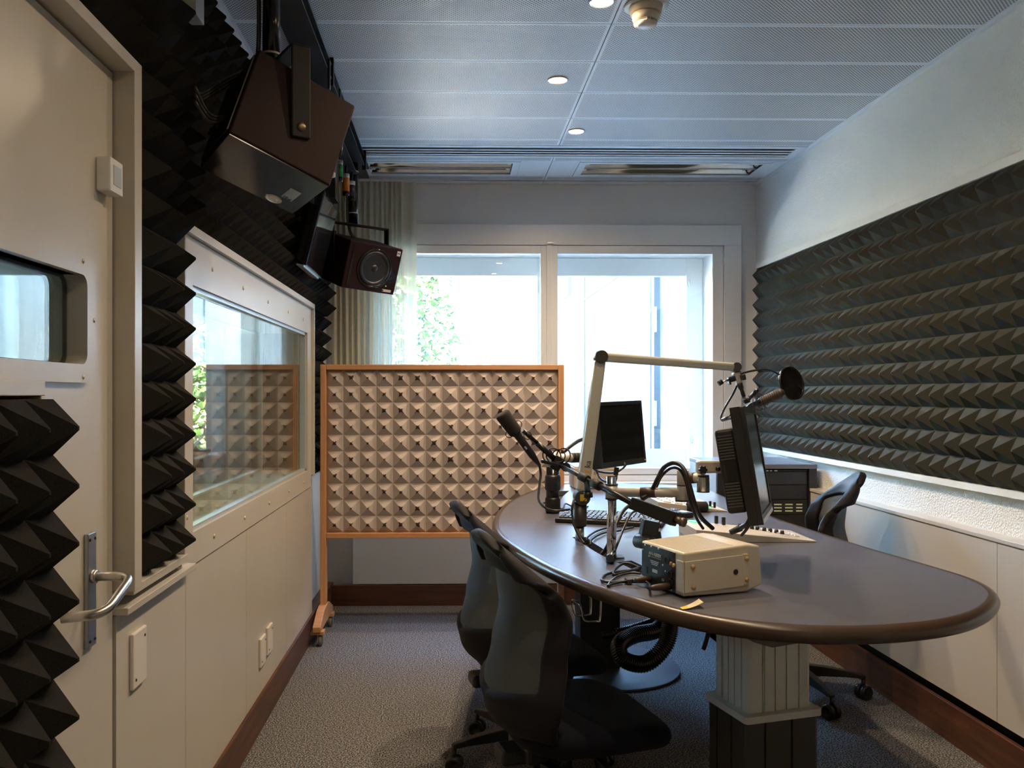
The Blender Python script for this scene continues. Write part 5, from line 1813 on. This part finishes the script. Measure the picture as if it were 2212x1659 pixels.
MB().cyl((j2.x, j2.y, z2(1031)), (j2.x, j2.y, z2(1027)), 0.0175, n=30).cyl((j2.x, j2.y, z2(1064)), (j2.x, j2.y, z2(1062)), 0.0192, n=30).build('wrist_washer', BLACK, t)
q0, q1 = V((0.7541, 2.4700, 1.1626)), V((0.8653, 2.5000, 1.1640))
b = MB()
b.box((q0 + q1) / 2 + Vector((0, 0, 0.002)), ((q1 - q0).length, 0.030, 0.038), None)
b.build('fork', SILVP, t, bevel=0.006)
MB().cyl(V((0.8191, 2.4820, 1.1586)), V((0.8135, 2.4650, 1.1602)), 0.014, n=26).build('pivot', mat('pivot_silver', (0.5, 0.46, 0.4), 0.35, metal=0.5), t)
MB().sphere(V((0.8114, 2.4630, 1.1603)), 0.0078, 14, 8).build('pivot_bolt', BLACKG, t)
MB().box(V((0.8610, 2.5000, 1.1640)), (0.010, 0.085, 0.095), rotm(ay=0.12)).build('mount_plate', SILVP, t, bevel=0.002)
kn = MB()
kc = V((0.7601, 2.4480, 1.1590))
kn.prism([(0.012 * (1 + 0.16 * math.cos(6 * q)) * math.cos(q), 0.012 * (1 + 0.16 * math.cos(6 * q)) * math.sin(q)) for q in [2 * PI * k / 36 for k in range(36)]], -0.006, 0.006, kc, rotm(ax=PI / 2))
kn.build('star_knob', BLACK, t, bevel=0.001)
# right screen
M2R = MR([[0.4232, -0.8962, -0.1330], [0.9054, 0.4127, 0.0995], [-0.0343, -0.1625, 0.9861]])
M2c = Vector((0.935, 2.512, 1.175))
M2d = (0.420, 0.040, 0.343)
t, L = monitor('black flat screen at the right of the desk, seen edge-on from its left side', M2c, M2R, M2d, 0.020, 'computer_screen')
hb = MB().box(L(-0.02, 0.048, -0.01), (0.31, 0.058, 0.25), M2R).build('rear_housing', BLACK, t, bevel=0.010)
for lo, hi in ((-0.115, -0.045), (0.025, 0.10)):
    vs = MB()
    for k in range(int((hi - lo) / 0.0085) + 1):
        vs.box(L(-0.1755, 0.050, lo + k * 0.0085), (0.003, 0.042, 0.004), M2R)
    vs.build('vent', mat('grey_vent', (0.05, 0.055, 0.05), 0.5), hb)
MB().box(L(-0.1752, 0.046, -0.010), (0.003, 0.030, 0.062), M2R).build('port_panel', BLACKG, hb)
MB().box(L(0, -0.0205, -0.163), (0.405, 0.002, 0.012), M2R).build('button_bar', ALU, t)
tag(MB().tube([(0.5994, 2.5600, 1.0566), (0.6303, 2.5600, 1.0800), (0.6457, 2.5400, 1.1215), (0.6635, 2.5300, 1.1587), (0.6872, 2.5000, 1.1757), (0.7059, 2.4700, 1.1641), (0.7171, 2.4500, 1.1239), (0.7383, 2.4600, 1.0595), (0.7719, 2.5000, 1.0069), (0.8143, 2.5200, 0.9691)], 0.0068, n=10).build('screen_cable', CABLE),
    'thick dark cable arching high over the jointed screen arm', 'cable', 'cables along the screen arm')
tag(MB().tube([(0.6018, 2.5700, 1.0494), (0.6416, 2.5700, 1.0787), (0.6600, 2.5500, 1.1277), (0.6838, 2.5300, 1.1558), (0.6987, 2.4900, 1.1580), (0.7130, 2.4700, 1.1288), (0.7330, 2.4800, 1.0568), (0.7636, 2.5200, 1.0010), (0.7901, 2.5400, 0.9659)], 0.0046, n=10).build('screen_cable', CABLE),
    'thinner dark cable arching just below the thick one on the screen arm', 'cable', 'cables along the screen arm')
t = thing('screen_cable', 'dark cable with a grey barrel plug dropping from the right screen to the console', 'cable', (0.9219, 2.6200, 0.9477), group='cables along the screen arm')
MB().tube([(0.9442, 2.5500, 0.9988), (0.9398, 2.5700, 0.9752), (0.9358, 2.6000, 0.9615), (0.9325, 2.6200, 0.9522)], 0.008, n=10).build('lead', CABLE, t)
MB().cyl(V((0.9370, 2.6200, 0.9552)), V((0.9107, 2.6400, 0.9368)), 0.0115, 0.009, n=20).build('plug', mat('grey_green_plug', (0.07, 0.085, 0.085), 0.5), t)
MB().tube([(0.9479, 2.5600, 0.9826), (0.9478, 2.6000, 0.9525), (0.9472, 2.6400, 0.9277)], 0.005, n=8).build('lead', CABLE, t)

# ---- black spring arm with the left microphone
ab = V((0.6212, 2.5000, 0.8587))
ab.z = DZT
t = thing('boom_stand', 'black microphone boom lying across the desk from its stand beside the keyboard', 'microphone arm', tuple(ab), group='microphone booms')
YA = ab.y
za = lambda y, Y=YA: 1.39 - (y - 850) * Y / 1757
b = MB()
b.lathe([(0.0, 0.001), (0.018, 0.001), (0.020, 0.01), (0.022, 0.04), (0.027, 0.085), (0.024, 0.105), (0.0, 0.11)], ab, n=28)
b.box(ab + Vector((-0.012, -0.005, 0.115)), (0.05, 0.04, 0.05), rotm(ay=0.2))
b.build('stand', BLACK, t, bevel=0.003)
MB().lathe([(0.0, -0.035), (0.017, -0.035), (0.022, -0.03), (0.022, 0.03), (0.016, 0.035), (0, 0.035)], ab + Vector((-0.030, -0.02, 0.075)), rotm(ax=PI / 2) @ rotm(ay=0.5), n=22).build('tension_knob', GREY, t)
e0 = V((0.6638, 2.4000, 1.0169)); e1 = V((0.5582, 2.5000, 1.0516)); e2 = V((0.3692, 2.8400, 1.1438))
b = MB()
beam(b, e0, e1, 0.042, 0.040, 0.036, 0.036)
b.build('spring_case', BLACKM, t, bevel=0.003)
MB().cyl(e0, e0 + (e0 - e1).normalized() * 0.022, 0.011, n=18).cyl(e0 + (e0 - e1).normalized() * 0.018, e0 + (e0 - e1).normalized() * 0.032, 0.014, n=6).build('end_knob', mat('brown_metal', (0.12, 0.08, 0.05), 0.4, metal=0.5), t)
dm = e1 + (e2 - e1) * 0.46
MB().cyl(e1 - (e2 - e1).normalized() * 0.02, dm, 0.0095, n=20).build('outer_rod', BLACKM, t)
MB().cyl(dm, e2, 0.0072, n=20).build('inner_rod', BLACKM, t)
b = MB().cyl(e1 + (e2 - e1) * 0.40, e1 + (e2 - e1) * 0.49, 0.0155, n=22).cyl(e1 + (e2 - e1) * 0.56, e1 + (e2 - e1) * 0.66, 0.014, n=22)
b.build('clutch', RUBBER, t)
g = e1 + (e2 - e1) * 0.575
MB().cyl(g + Vector((0, 0, -0.005)), g + Vector((0.004, 0, -0.045)), 0.010, n=18).cyl(g + Vector((0.004, 0, -0.042)), g + Vector((0.006, 0, -0.060)), 0.015, n=18).build('clutch_knob', BLACK, t)
hc = V((0.3692, 2.8400, 1.1455))
MB().box(hc, (0.035, 0.03, 0.05), rotm(ay=0.5)).cyl(hc + Vector((0.03, -0.02, -0.012)), hc + Vector((0.03, 0.02, -0.012)), 0.016, n=20).build('tilt_head', BLACK, t, bevel=0.003)
b = MB()
b.box(V((0.3437, 2.8300, 1.1480)), (0.065, 0.03, 0.012), rotm(ay=0.22))
for px in (1170, 1184, 1200, 1214):
    pass
b.build('mount_bar', BLACKM, t, bevel=0.003)
sm = MB()
for i, (px, py) in enumerate(((1184, 984), (1196, 985), (1207, 985), (1217, 986))):
    cpt = V((0.3566, 2.8300, 1.1722)) + Vector(((px - 1196) * 2.83 / 1757, 0, 0))
    rr = 0.022 + 0.004 * (i % 2)
    R = rotm(az=0.5 - 0.35 * i)
    sm.tube([cpt + R @ Vector((rr * math.cos(q), 0.3 * rr * math.sin(q), rr * math.sin(q))) for q in [2 * PI * k / 12 for k in range(12)]], 0.0024, n=6, smooth=4, closed=True)
sm.build('elastic_loop', RUBBER, t)
x0, x1_ = V((0.3566, 2.8300, 1.1641)), V((0.2482, 2.8100, 1.2619))
b = MB().cyl(x0, x0 + (x1_ - x0) * 0.55, 0.010, n=18).cyl(x0 + (x1_ - x0) * 0.55, x1_, 0.0075, n=18)
b.build('extension', BLACKM, t)
sm = MB()
for px, py, rr in ((1119, 917, 0.013), (1100, 938, 0.012), (1140, 941, 0.013)):
    cpt = V((0.2297, 2.8000, 1.2831)) + Vector(((px - 1119) * 2.80 / 1757, 0, -(py - 917) * 2.80 / 1757))
    sm.tube([cpt + Vector((rr * math.cos(q), 0.2 * rr, rr * math.sin(q))) for q in [2 * PI * k / 12 for k in range(12)]], 0.0016, n=6, smooth=4, closed=True)
sm.build('cable_ring', RUBBER, t)
m0, m1 = V((0.3048, 2.8000, 1.1410)), V((0.1720, 2.7700, 1.3222))
d = (m1 - m0).normalized(); Lm = (m1 - m0).length
t = thing('microphone', 'black end-address microphone with round foam windscreen, pointing up left before the grey foam', 'microphone', tuple(m0), group='desk microphones')
MB().lathe([(0.0, 0.0), (0.005, 0.0), (0.010, Lm * 0.12), (0.0125, Lm * 0.2), (0.0135, Lm * 0.62), (0.012, Lm * 0.66), (0.0, Lm * 0.66)], m0, frame_to(d), n=24).build('body', BLACK, t)
MB().lathe([(0.0, Lm * 0.60), (0.014, Lm * 0.60), (0.023, Lm * 0.64), (0.0245, Lm * 0.70), (0.0265, Lm * 0.96), (0.0255, Lm * 0.985), (0.022, Lm), (0.0, Lm + 0.001)], m0, frame_to(d), n=32).build('windscreen', mat('charcoal_foam_cover', (0.030, 0.026, 0.026), 0.95, bump=0.3, bscale=600), t)
MB().box(m0 + d * Lm * 0.35 + Vector((-0.004, -0.013, 0.0)), (0.012, 0.003, 0.006), rotm(ay=0.9)).build('clip', STEEL, t)
tag(MB().tube([(0.3032, 2.8000, 1.1442), (0.3102, 2.8200, 1.1087), (0.3195, 2.9500, 1.0537), (0.3429, 3.2000, 0.9741), (0.3796, 3.3800, 0.9218), (0.4129, 3.4000, 0.9034), (0.4498, 3.4000, 0.8995), (0.4954, 3.3800, 0.9080)], 0.0045, n=10).build('microphone_cable', CABLE),
    'black cable hanging from the left microphone down to the desk', 'cable', 'cables at the black pole')
for lab, pts in (('thin dark cable curled on the desk left of the black pole', [(0.4230, 3.8055, 0.8650), (0.4418, 3.8947, 0.8660), (0.4627, 3.8468, 0.8680), (0.4880, 3.7211, 0.8680), (0.5156, 3.6604, 0.8660), (0.5715, 3.7109, 0.8650)]),
                 ('thin dark cable running from the black pole over the cable slot', [(0.5039, 3.6822, 0.8650), (0.5417, 3.8456, 0.8680), (0.5623, 3.7199, 0.8680), (0.5979, 3.7034, 0.8660), (0.6347, 3.7709, 0.8650)]),
                 ('dark cable sagging down the front of the cream boom arm into the slot', [(0.4383, 2.9000, 1.0128), (0.4287, 2.8800, 0.9875), (0.4287, 2.8800, 0.9547), (0.4355, 2.8600, 0.9169), (0.4520, 2.8400, 0.8845), (0.4617, 2.8200, 0.8687)]),
                 ('brown cable from the slot over the desk towards the keyboard, upper of two', [(0.4865, 2.9302, 0.8550), (0.4967, 2.9511, 0.8680), (0.5411, 3.0593, 0.8680), (0.5921, 3.1441, 0.8660), (0.6458, 3.1870, 0.8660), (0.7216, 3.2655, 0.8660)]),
                 ('brown cable from the slot over the desk towards the keyboard, lower of two', [(0.4893, 2.8585, 0.8550), (0.5005, 2.8949, 0.8680), (0.5407, 2.9891, 0.8680), (0.5851, 3.0601, 0.8660), (0.6351, 3.0903, 0.8660), (0.7125, 3.1749, 0.8660)]),
                 ('black double cable leaning from the slot up behind the steel pole', [(0.4957, 2.6809, 0.8560), (0.5116, 2.6600, 0.8890), (0.5512, 2.7200, 0.9474), (0.5872, 2.7800, 0.9852), (0.6276, 2.8400, 1.0008)]),
                 ('dark cable rising from the foot of the steel pole to the black boom', [(0.5144, 2.5600, 0.8902), (0.5343, 2.6000, 0.9120), (0.5781, 2.7000, 0.9506), (0.6143, 2.7800, 0.9741), (0.6348, 2.8000, 0.9838), (0.6494, 2.7800, 0.9835), (0.6540, 2.7200, 0.9674), (0.6510, 2.6200, 0.9484), (0.6541, 2.5500, 0.9383)])):
    tag(MB().tube(pts, 0.0040 if 'double' not in lab else 0.0065, n=9).build('desk_cable', CABLE), lab, 'cable', 'loose cables on the desk')
t = thing('plug_connector', 'chrome cable connector lying at the foot of the steel pole', 'plug', (0.5121, 2.6080, 0.8600))
MB().cyl(V((0.4989, 2.5635, 0.8720)), V((0.5149, 2.5700, 0.8882)), 0.010, 0.006, n=18).build('sleeve', STEEL, t)
MB().cyl(V((0.5044, 2.5765, 0.8620)), V((0.4913, 2.5096, 0.8800)), 0.013, n=22).build('base', mat('dark_blue_base', (0.02, 0.03, 0.05), 0.4), t, bevel=0.002)

# ---- keyboard, phone, foam sleeve, beige case
KR = rotm(az=math.radians(-20))
kc = V((0.6683, 3.3743, 0.8680))
t = thing('keyboard', 'black computer keyboard lying on the desk behind the steel pole', 'keyboard', (kc.x, kc.y, DZT))
KL = oriented(Vector((kc.x, kc.y, DZT)), KR)
MB().box(KL(0, 0, 0.010), (0.43, 0.25, 0.018), KR).build('tray', BLACK, t, bevel=0.005)
KEYM = mat('grey_key', (0.055, 0.055, 0.06), 0.4)
for r in range(6):
    kb = MB()
    zz = 0.021 + 0.0012 * r
    x = -0.20
    k = 0
    while x < 0.195:
        w = 0.0165 if not (r in (0, 1) and k % 5 == 3) else 0.034
        kb.box(KL(x + w / 2, -0.10 + r * 0.034, zz), (w, 0.028 if r else 0.022, 0.008), KR)
        x += w + 0.0032
        k += 1
    kb.build('key_row', KEYM, t, bevel=0.0012, seg=1)
pc = V((0.9816, 3.5123, 0.8600))
PRm = rotm(az=math.radians(28))
PLm = oriented(pc, PRm)
t = thing('desk_phone', 'small grey and black handset with buttons lying beside the console', 'telephone', tuple(pc))
MB().prism(rrect(0.060, 0.150, 0.018), 0.0, 0.022, pc, PRm).build('case', BLACK, t, bevel=0.004)
MB().box(PLm(0, -0.035, 0.0225), (0.042, 0.045, 0.002), PRm).build('display', mat('lcd', (0.20, 0.17, 0.12), 0.3), t)
for i in range(3):
    for j in range(4):
        MB().box(PLm(-0.015 + 0.015 * i, 0.008 + 0.015 * j, 0.0235), (0.011, 0.010, 0.004), PRm).build('button', mat('grey_button', (0.16, 0.17, 0.18), 0.4) if i + j == 0 else bpy.data.materials['grey_button'], t, bevel=0.001, seg=1)
fc = V((1.0907, 3.5927, 0.8600))
t = thing('foam_sleeve', 'black foam tube lying on the desk before the second console', 'foam tube', tuple(fc))
f0 = V((1.0532, 3.6200, 0.8809)); f1 = V((1.1447, 3.6200, 0.8807))
f0.z = f1.z = DZT + 0.0235
MB().lathe([(0.012, 0.0), (0.020, 0.0), (0.0235, 0.004), (0.0235, (f1 - f0).length - 0.006), (0.018, (f1 - f0).length), (0.0, (f1 - f0).length), (0.0, 0.02), (0.012, 0.02), (0.012, 0.0)], f0, frame_to(f1 - f0), n=30).build('tube', mat('sleeve_foam', (0.030, 0.024, 0.021), 0.95, bump=0.3, bscale=500), t)
t = thing('beige_case', 'low beige instrument case at the far end of the desk', 'case', (0.79, 4.62, DZT))
cb = MB().bx(0.680, 0.915, 4.50, 4.70, DZT + 0.003, DZT + 0.118).build('body', mat('beige_case_paint', (0.50, 0.41, 0.31), 0.45), t, bevel=0.005)
MB().bx(0.684, 0.911, 4.504, 4.70, DZT + 0.118, DZT + 0.124).build('lid', mat('beige_lid', (0.55, 0.47, 0.37), 0.45), t, bevel=0.002)
MB().bx(0.812, 0.816, 4.4985, 4.5005, DZT + 0.01, DZT + 0.11).build('seam', mat('beige_seam', (0.22, 0.17, 0.12), 0.5), t)
MB().cyl((0.795, 4.50, DZT + 0.095), (0.795, 4.494, DZT + 0.095), 0.006, n=14).build('latch', STEEL, t)

# ---- wedge consoles
CON = mat('console_paint', (0.58, 0.53, 0.44), 0.4)
BTN = mat('white_button', (0.70, 0.69, 0.66), 0.3)
GLOW = mat('green_button', (0.10, 0.60, 0.25), 0.3, emit=(0.12, 0.9, 0.35), estr=0.9)
REDB = mat('red_button', (0.65, 0.10, 0.09), 0.3, emit=(0.9, 0.08, 0.06), estr=0.35)
for kk, (lab, x0, x1, y0, y1, h) in enumerate((('cream wedge-shaped mixing console with rows of white buttons, farther along the desk', 0.925, 1.235, 3.62, 4.02, 0.046),
                                               ('cream wedge-shaped mixing console with black knobs, behind the cream box', 0.870, 1.300, 2.875, 3.10, 0.046))):
    t = thing('mixing_console', lab, 'mixing console', ((x0 + x1) / 2, (y0 + y1) / 2, DZT), group='wedge consoles')
    MB().prism([(x0, 0.0005), (x1, 0.0005), (x1, 0.005), (x0, h)], y0, y1, (0, 0, DZT), Matrix(((1, 0, 0), (0, 0, 1), (0, 1, 0)))).build('case', CON, t, bevel=0.0015)
    sl = (0.005 - h) / (x1 - x0)
    top = lambda x, y, o=0.0: Vector((x, y, DZT + h + sl * (x - x0) + o))
    Rs = rotm(ay=-math.atan(sl))
    if kk == 0:
        for j in range(7):
            y = y0 + 0.030 + j * 0.052
            for i in range(5):
                x = x0 + 0.045 + i * 0.052
                if j == 0 and i == 4:
                    MB().box(top(x1 - 0.080, y0 + 0.03, 0.003), (0.028, 0.018, 0.006), Rs).build('button', GLOW, t, bevel=0.001, seg=1)
                    continue
                MB().box(top(x, y, 0.003), (0.034, 0.026, 0.006), Rs).build('button', REDB if (i == 0 and j == 3) else BTN, t, bevel=0.001, seg=1)
        for x, y in ((x0 + 0.10, y0 + 0.07), (x1 - 0.062, y0 + 0.05), (x1 - 0.048, y0 + 0.03)):
            MB().box(top(x, y, 0.016), (0.010, 0.010, 0.026), None).build('fader_cap', BLACK, t, bevel=0.002)
    else:
        for i, (px, py) in enumerate(((1.090, 3.055), (1.108, 3.045), (1.128, 3.035), (1.145, 3.025), (1.165, 3.012), (1.183, 3.000), (1.200, 2.985), (1.216, 2.972))):
            MB().cyl(top(px, py, 0.0), top(px, py, 0.013), 0.008, 0.0065, n=16).build('knob', BLACK, t)
        for i in range(5):
            for j in range(3):
                MB().box(top(1.150 + 0.026 * i + 0.004, 3.07 - 0.018 * i - 0.026 * j + 0.0, 0.002), (0.016, 0.014, 0.004), Rs).build('button', BTN, t, bevel=0.001, seg=1)
        for j in range(4):
            MB().bx(x0 + 0.10, x1 - 0.12, y0 + 0.03 + j * 0.03, y0 + 0.034 + j * 0.03, DZT, DZT + 0.001)
        MB().box(top(x0 + 0.045, y1 - 0.03, 0.003), (0.026, 0.03, 0.006), Rs).build('button', GLOW, t, bevel=0.001, seg=1)
        for x, y in ((1.005, 3.07), (1.026, 3.05)):
            MB().box(top(x, y, 0.018), (0.012, 0.012, 0.030), None).build('fader_cap', BLACK, t, bevel=0.002)

# ------------------------------------------------------------------ control room behind the glass
struct(MB().bx(-4.6, -4.5, YF, 6.0, 0, 3.1).build('wall_far_left', WALLW))
b = MB()
CX0, CX1, CZ0, CZ1 = -3.95, -1.54, 0.95, 2.15
for x0, x1, z0, z1 in ((-4.5, CX0, 0, 2.8), (CX1, -1.10, 0, 2.8), (CX0, CX1, 0, CZ0), (CX0, CX1, CZ1, 2.8)):
    b.bx(x0, x1, 5.50, 5.70, z0, z1)
struct(b.build('wall_control_back', mat('control_room_wall', (0.42, 0.34, 0.25), 0.8, var=0.25, vscale=4)))
struct(MB().bx(-4.5, -1.10, YF, 5.70, 2.72, 2.8).build('ceiling_control', CEILP))
w3 = sempty('window_3', (-2.7, 5.5, 0.95))
b = MB()
for x0, x1, z0, z1 in ((CX0, CX0 + 0.06, CZ0, CZ1), (CX1 - 0.10, CX1 + 0.02, CZ0, CZ1), (CX0, CX1, CZ0 - 0.03, CZ0 + 0.05), (CX0, CX1, CZ1 - 0.06, CZ1), (-2.82, -2.74, CZ0, CZ1)):
    b.bx(x0, x1, 5.46, 5.54, z0, z1)
b.build('frame', FRW, w3, bevel=0.003)
MB().bx(CX0 + 0.05, CX1 - 0.05, 5.498, 5.502, CZ0 + 0.04, CZ1 - 0.05).build('pane', GLASS, w3)
t = thing('control_desk', 'dark control room desk seen through the left glass', 'desk', (-1.75, 4.7, 0))
MB().bx(-2.35, -1.20, 4.35, 5.20, 0.78, 0.82).build('top', BLACK, t, bevel=0.004)
for x in (-2.30, -1.25):
    MB().bx(x - 0.03, x + 0.03, 4.40, 5.15, 0.0, 0.78).build('leg', BLACK, t)
t = thing('office_machine', 'dark office machine on the control room desk behind the left glass', 'machine', (-1.6, 4.75, 0.82))
MB().bx(-1.78, -1.36, 4.50, 4.95, 0.822, 1.035).build('body', mat('machine_grey', (0.06, 0.075, 0.08), 0.5), t, bevel=0.02)
MB().bx(-1.70, -1.44, 4.55, 4.90, 1.035, 1.06).build('lid', mat('machine_red', (0.10, 0.03, 0.03), 0.5), t, bevel=0.008)
PAPER = mat('white_paper', (0.75, 0.77, 0.78), 0.7)
for i, (x, y, z, a, bb) in enumerate(((-1.62, 4.72, 1.10, 0.5, 0.3), (-1.47, 4.72, 1.10, -0.95, 0.15), (-1.53, 4.80, 1.10, 0.9, -0.4))):
    tag(MB().box((x, y, z), (0.16, 0.21, 0.002), rotm(ax=bb, ay=a)).build('paper_sheet', PAPER),
        ('white sheet lying aslant on the office machine behind the left glass', 'white sheet standing steeply at the right of the papers behind the left glass', 'white sheet tilted among the papers behind the left glass')[i], 'paper', 'papers behind the glass')

# ------------------------------------------------------------------ outside
GRASSG = mat('pale_ground', (0.30, 0.29, 0.27), 0.95, var=0.2, vscale=3)
struct(MB().bx(-40, 40, 6.0, 60, -0.4, 0.72).build('ground', GRASSG))
OUTW = mat('sunlit_render', (0.80, 0.78, 0.74), 0.9, bump=0.05, bscale=40)
tag(MB().bx(-9.0, 1.9, 15.0, 15.5, 0.72, 3.27).build('retaining_wall', OUTW), 'sunlit white retaining wall across the yard outside', 'wall')
tag(MB().bx(-30, 30, 15.5, 60, 0.72, 3.15).build('upper_ground', GRASSG), 'pale raised ground behind the white retaining wall', 'ground')
# building wing on the right; colours darkened to stand for dimmer, shaded daylight
t = thing('building_wing', 'pale building wing with a metal door on the right outside the window', 'building', (2.4, 9.5, 0.72))
WING = mat('dimmed_wing_render', (0.105, 0.115, 0.125), 0.85, var=0.05, vscale=2)
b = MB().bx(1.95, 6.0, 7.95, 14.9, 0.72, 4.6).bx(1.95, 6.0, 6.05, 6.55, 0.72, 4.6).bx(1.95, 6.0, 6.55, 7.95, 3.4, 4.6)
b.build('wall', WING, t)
MB().bx(1.93, 1.955, 11.8, 11.84, 0.72, 3.2).bx(1.935, 1.955, 8.0, 14.9, 2.75, 2.78).build('joint', mat('render_joint', (0.06, 0.065, 0.07), 0.8), t)
MB().bx(1.96, 2.05, 7.84, 7.95, 0.72, 3.4).bx(1.96, 2.05, 6.55, 6.64, 0.72, 3.4).bx(1.96, 2.05, 6.64, 7.84, 3.3, 3.4).build('door_frame', mat('blue_grey_frame', (0.025, 0.035, 0.043), 0.5), t)
dl = MB().bx(2.02, 2.06, 6.64, 7.84, 0.74, 3.3).build('door_leaf', mat('galvanised_door', (0.13, 0.15, 0.13), 0.45, metal=0.1, var=0.15, vscale=1.5), t)
MB().bx(2.010, 2.020, 6.70, 7.78, 0.76, 1.39).build('kick_plate', mat('zinc_plate', (0.17, 0.17, 0.16), 0.45, metal=0.2), dl)
MB().tube([(2.01, 6.80, 0.98), (1.95, 6.80, 0.98), (1.95, 6.98, 0.98)], 0.012, n=8, smooth=0).build('handle', STEEL, dl)
MB().bx(2.006, 2.012, 6.70, 6.86, 1.10, 1.36).build('notice', PAPER, dl)
for z in (1.2, 2.1):
    MB().bx(1.935, 1.962, 7.74, 7.80, z - 0.12, z + 0.12).build('hinge', STEEL, t)
b = MB()
for y in (13.2,):
    b.bx(1.90, 1.95, y, y + 0.7, 3.0, 3.6)
b.build('window_box', mat('blue_grey_box', (0.05, 0.06, 0.068), 0.5), t)
# barrier rails
t = thing('barrier', 'pale blue upright post barrier by the building wing outside', 'barrier', (1.62, 12.5, 0.72))
for x in (1.55, 1.68):
    MB().cyl((x, 12.5, 0.72), (x, 12.5, 1.75), 0.02, n=12).build('post', mat('darkened_blue_post', (0.06, 0.085, 0.10), 0.5), t)  # pale blue darkened to stand for weaker daylight
MB().cyl((1.55, 12.5, 1.1), (1.68, 12.5, 1.1), 0.014, n=10).cyl((1.55, 12.5, 1.6), (1.68, 12.5, 1.6), 0.014, n=10).build('rail', STEEL, t)
# shrubs of real leaves
LEAFS = [mat('leaf_light', (0.055, 0.115, 0.016), 0.55), mat('leaf_mid', (0.022, 0.065, 0.009), 0.55), mat('leaf_yellow', (0.12, 0.12, 0.045), 0.55)]
TWIG = mat('twig', (0.20, 0.13, 0.08), 0.8)


def shrub(name, label, c, r, n, seed, size, group):
    rd = random.Random(seed)
    t = thing(name, label, 'shrub', (c[0], c[1], 0.72), group=group)
    b = MB()
    for _ in range(n):
        th, ph2 = rd.uniform(0, 2 * PI), math.acos(rd.uniform(-1, 1))
        q = rd.uniform(0.45, 1.0) ** 0.6
        p = Vector((c[0] + r[0] * q * math.sin(ph2) * math.cos(th), c[1] + r[1] * q * math.sin(ph2) * math.sin(th), c[2] + r[2] * q * math.cos(ph2)))
        if p.z < 0.74:
            continue
        R = rotm(rd.uniform(-1.2, 1.2), rd.uniform(-1.2, 1.2), rd.uniform(0, 6.28))
        s = size * rd.uniform(0.6, 1.3)
        k = b.add([p + R @ Vector(v) for v in ((0, 0, 0), (s * 0.35, s * 0.5, s * 0.08), (0, s, 0), (-s * 0.35, s * 0.5, s * 0.08))])
        b.face((k, k + 1, k + 2, k + 3), rd.choice((0, 0, 1, 1, 2)))
    b.build('foliage', LEAFS, t)
    st = MB()
    for k in range(6):
        a = rd.uniform(0, 6.28)
        st.tube([(c[0], c[1], 0.72), (c[0] + r[0] * .3 * math.cos(a), c[1] + r[1] * .3 * math.sin(a), (0.72 + c[2]) / 2), (c[0] + r[0] * .6 * math.cos(a), c[1] + r[1] * .6 * math.sin(a), c[2] + r[2] * 0.4)], 0.02, n=6, smooth=3)
    st.build('stem', TWIG, t)


shrub('shrub', 'tall sunlit leafy shrub outside at the left of the main window', (-0.75, 10.2, 1.9), (0.85, 0.9, 1.45), 5200, 5, 0.10, 'shrubs outside')
shrub('shrub', 'low sunlit shrub before the white wall outside the main window', (0.72, 12.6, 1.05), (0.75, 0.6, 0.66), 2200, 6, 0.09, 'shrubs outside')
for i, (x, y, z, r) in enumerate(((-2.75, 9.0, 1.9, 1.0), (-4.9, 10.2, 2.1, 1.05), (-7.1, 11.4, 2.2, 1.1), (-3.9, 12.6, 2.3, 1.5))):
    shrub('shrub', ('leafy shrub seen through the left glass, nearest the control room window', 'leafy shrub outside, seen through the small door window',
                    'leafy shrub farthest left outside, seen through the small door window', 'leafy shrub behind the others outside the control room')[i], (x, y, z), (r, 0.9, 1.75), (8500, 9500, 9500, 9500)[i], 11 + i, (0.10, 0.15, 0.16, 0.16)[i], 'shrubs outside')
# things on the upper ground beyond the wall
t = thing('slatted_ramp', 'dark slatted stair or ramp on the raised ground outside', 'stairs', (0.35, 17.5, 3.15))
MB().bx(0.02, 0.10, 17.0, 17.1, 3.15, 4.2).build('post', mat('grey_post', (0.05, 0.048, 0.052), 0.7), t)
SLAT = mat('dark_slat', (0.012, 0.012, 0.016), 0.7)
for k in range(8):
    MB().box((0.42 + 0.0, 17.2 + 0.02 * k, 3.62 + 0.085 * (k - 3.5)), (1.35, 0.05, 0.045), rotm(ay=math.radians(40))).build('slat', SLAT, t)
t = thing('parked_car', 'parked pale car with a red tail lamp, just seen over the white wall outside', 'car', (2.3, 18.0, 3.15))
cp = [(-1.2, 0.35), (-1.05, 0.25), (2.6, 0.25), (2.6, 0.85), (1.6, 0.95), (0.9, 1.42), (-0.6, 1.42), (-1.05, 0.95), (-1.2, 0.85)]
MB().prism(cp, -0.8, 0.8, (2.3, 18.0, 3.15), Matrix(((1, 0, 0), (0, 0, -1), (0, 1, 0)))).build('body', mat('car_paint', (0.10, 0.12, 0.15), 0.25), t, bevel=0.06)  # pale paint darkened in place of dimmer light in the yard
MB().bx(1.2, 1.32, 17.15, 17.25, 3.85, 4.15).build('tail_lamp', mat('tail_lamp_red', (0.12, 0.006, 0.005), 0.3), t, bevel=0.02)
MB().bx(1.75, 3.1, 17.19, 17.22, 4.12, 4.48).build('side_window', BLACKG, t)
for x in (1.75, 4.2):
    MB().cyl((x, 17.15, 3.45), (x, 17.40, 3.45), 0.30, n=28).build('wheel', RUBBER, t)
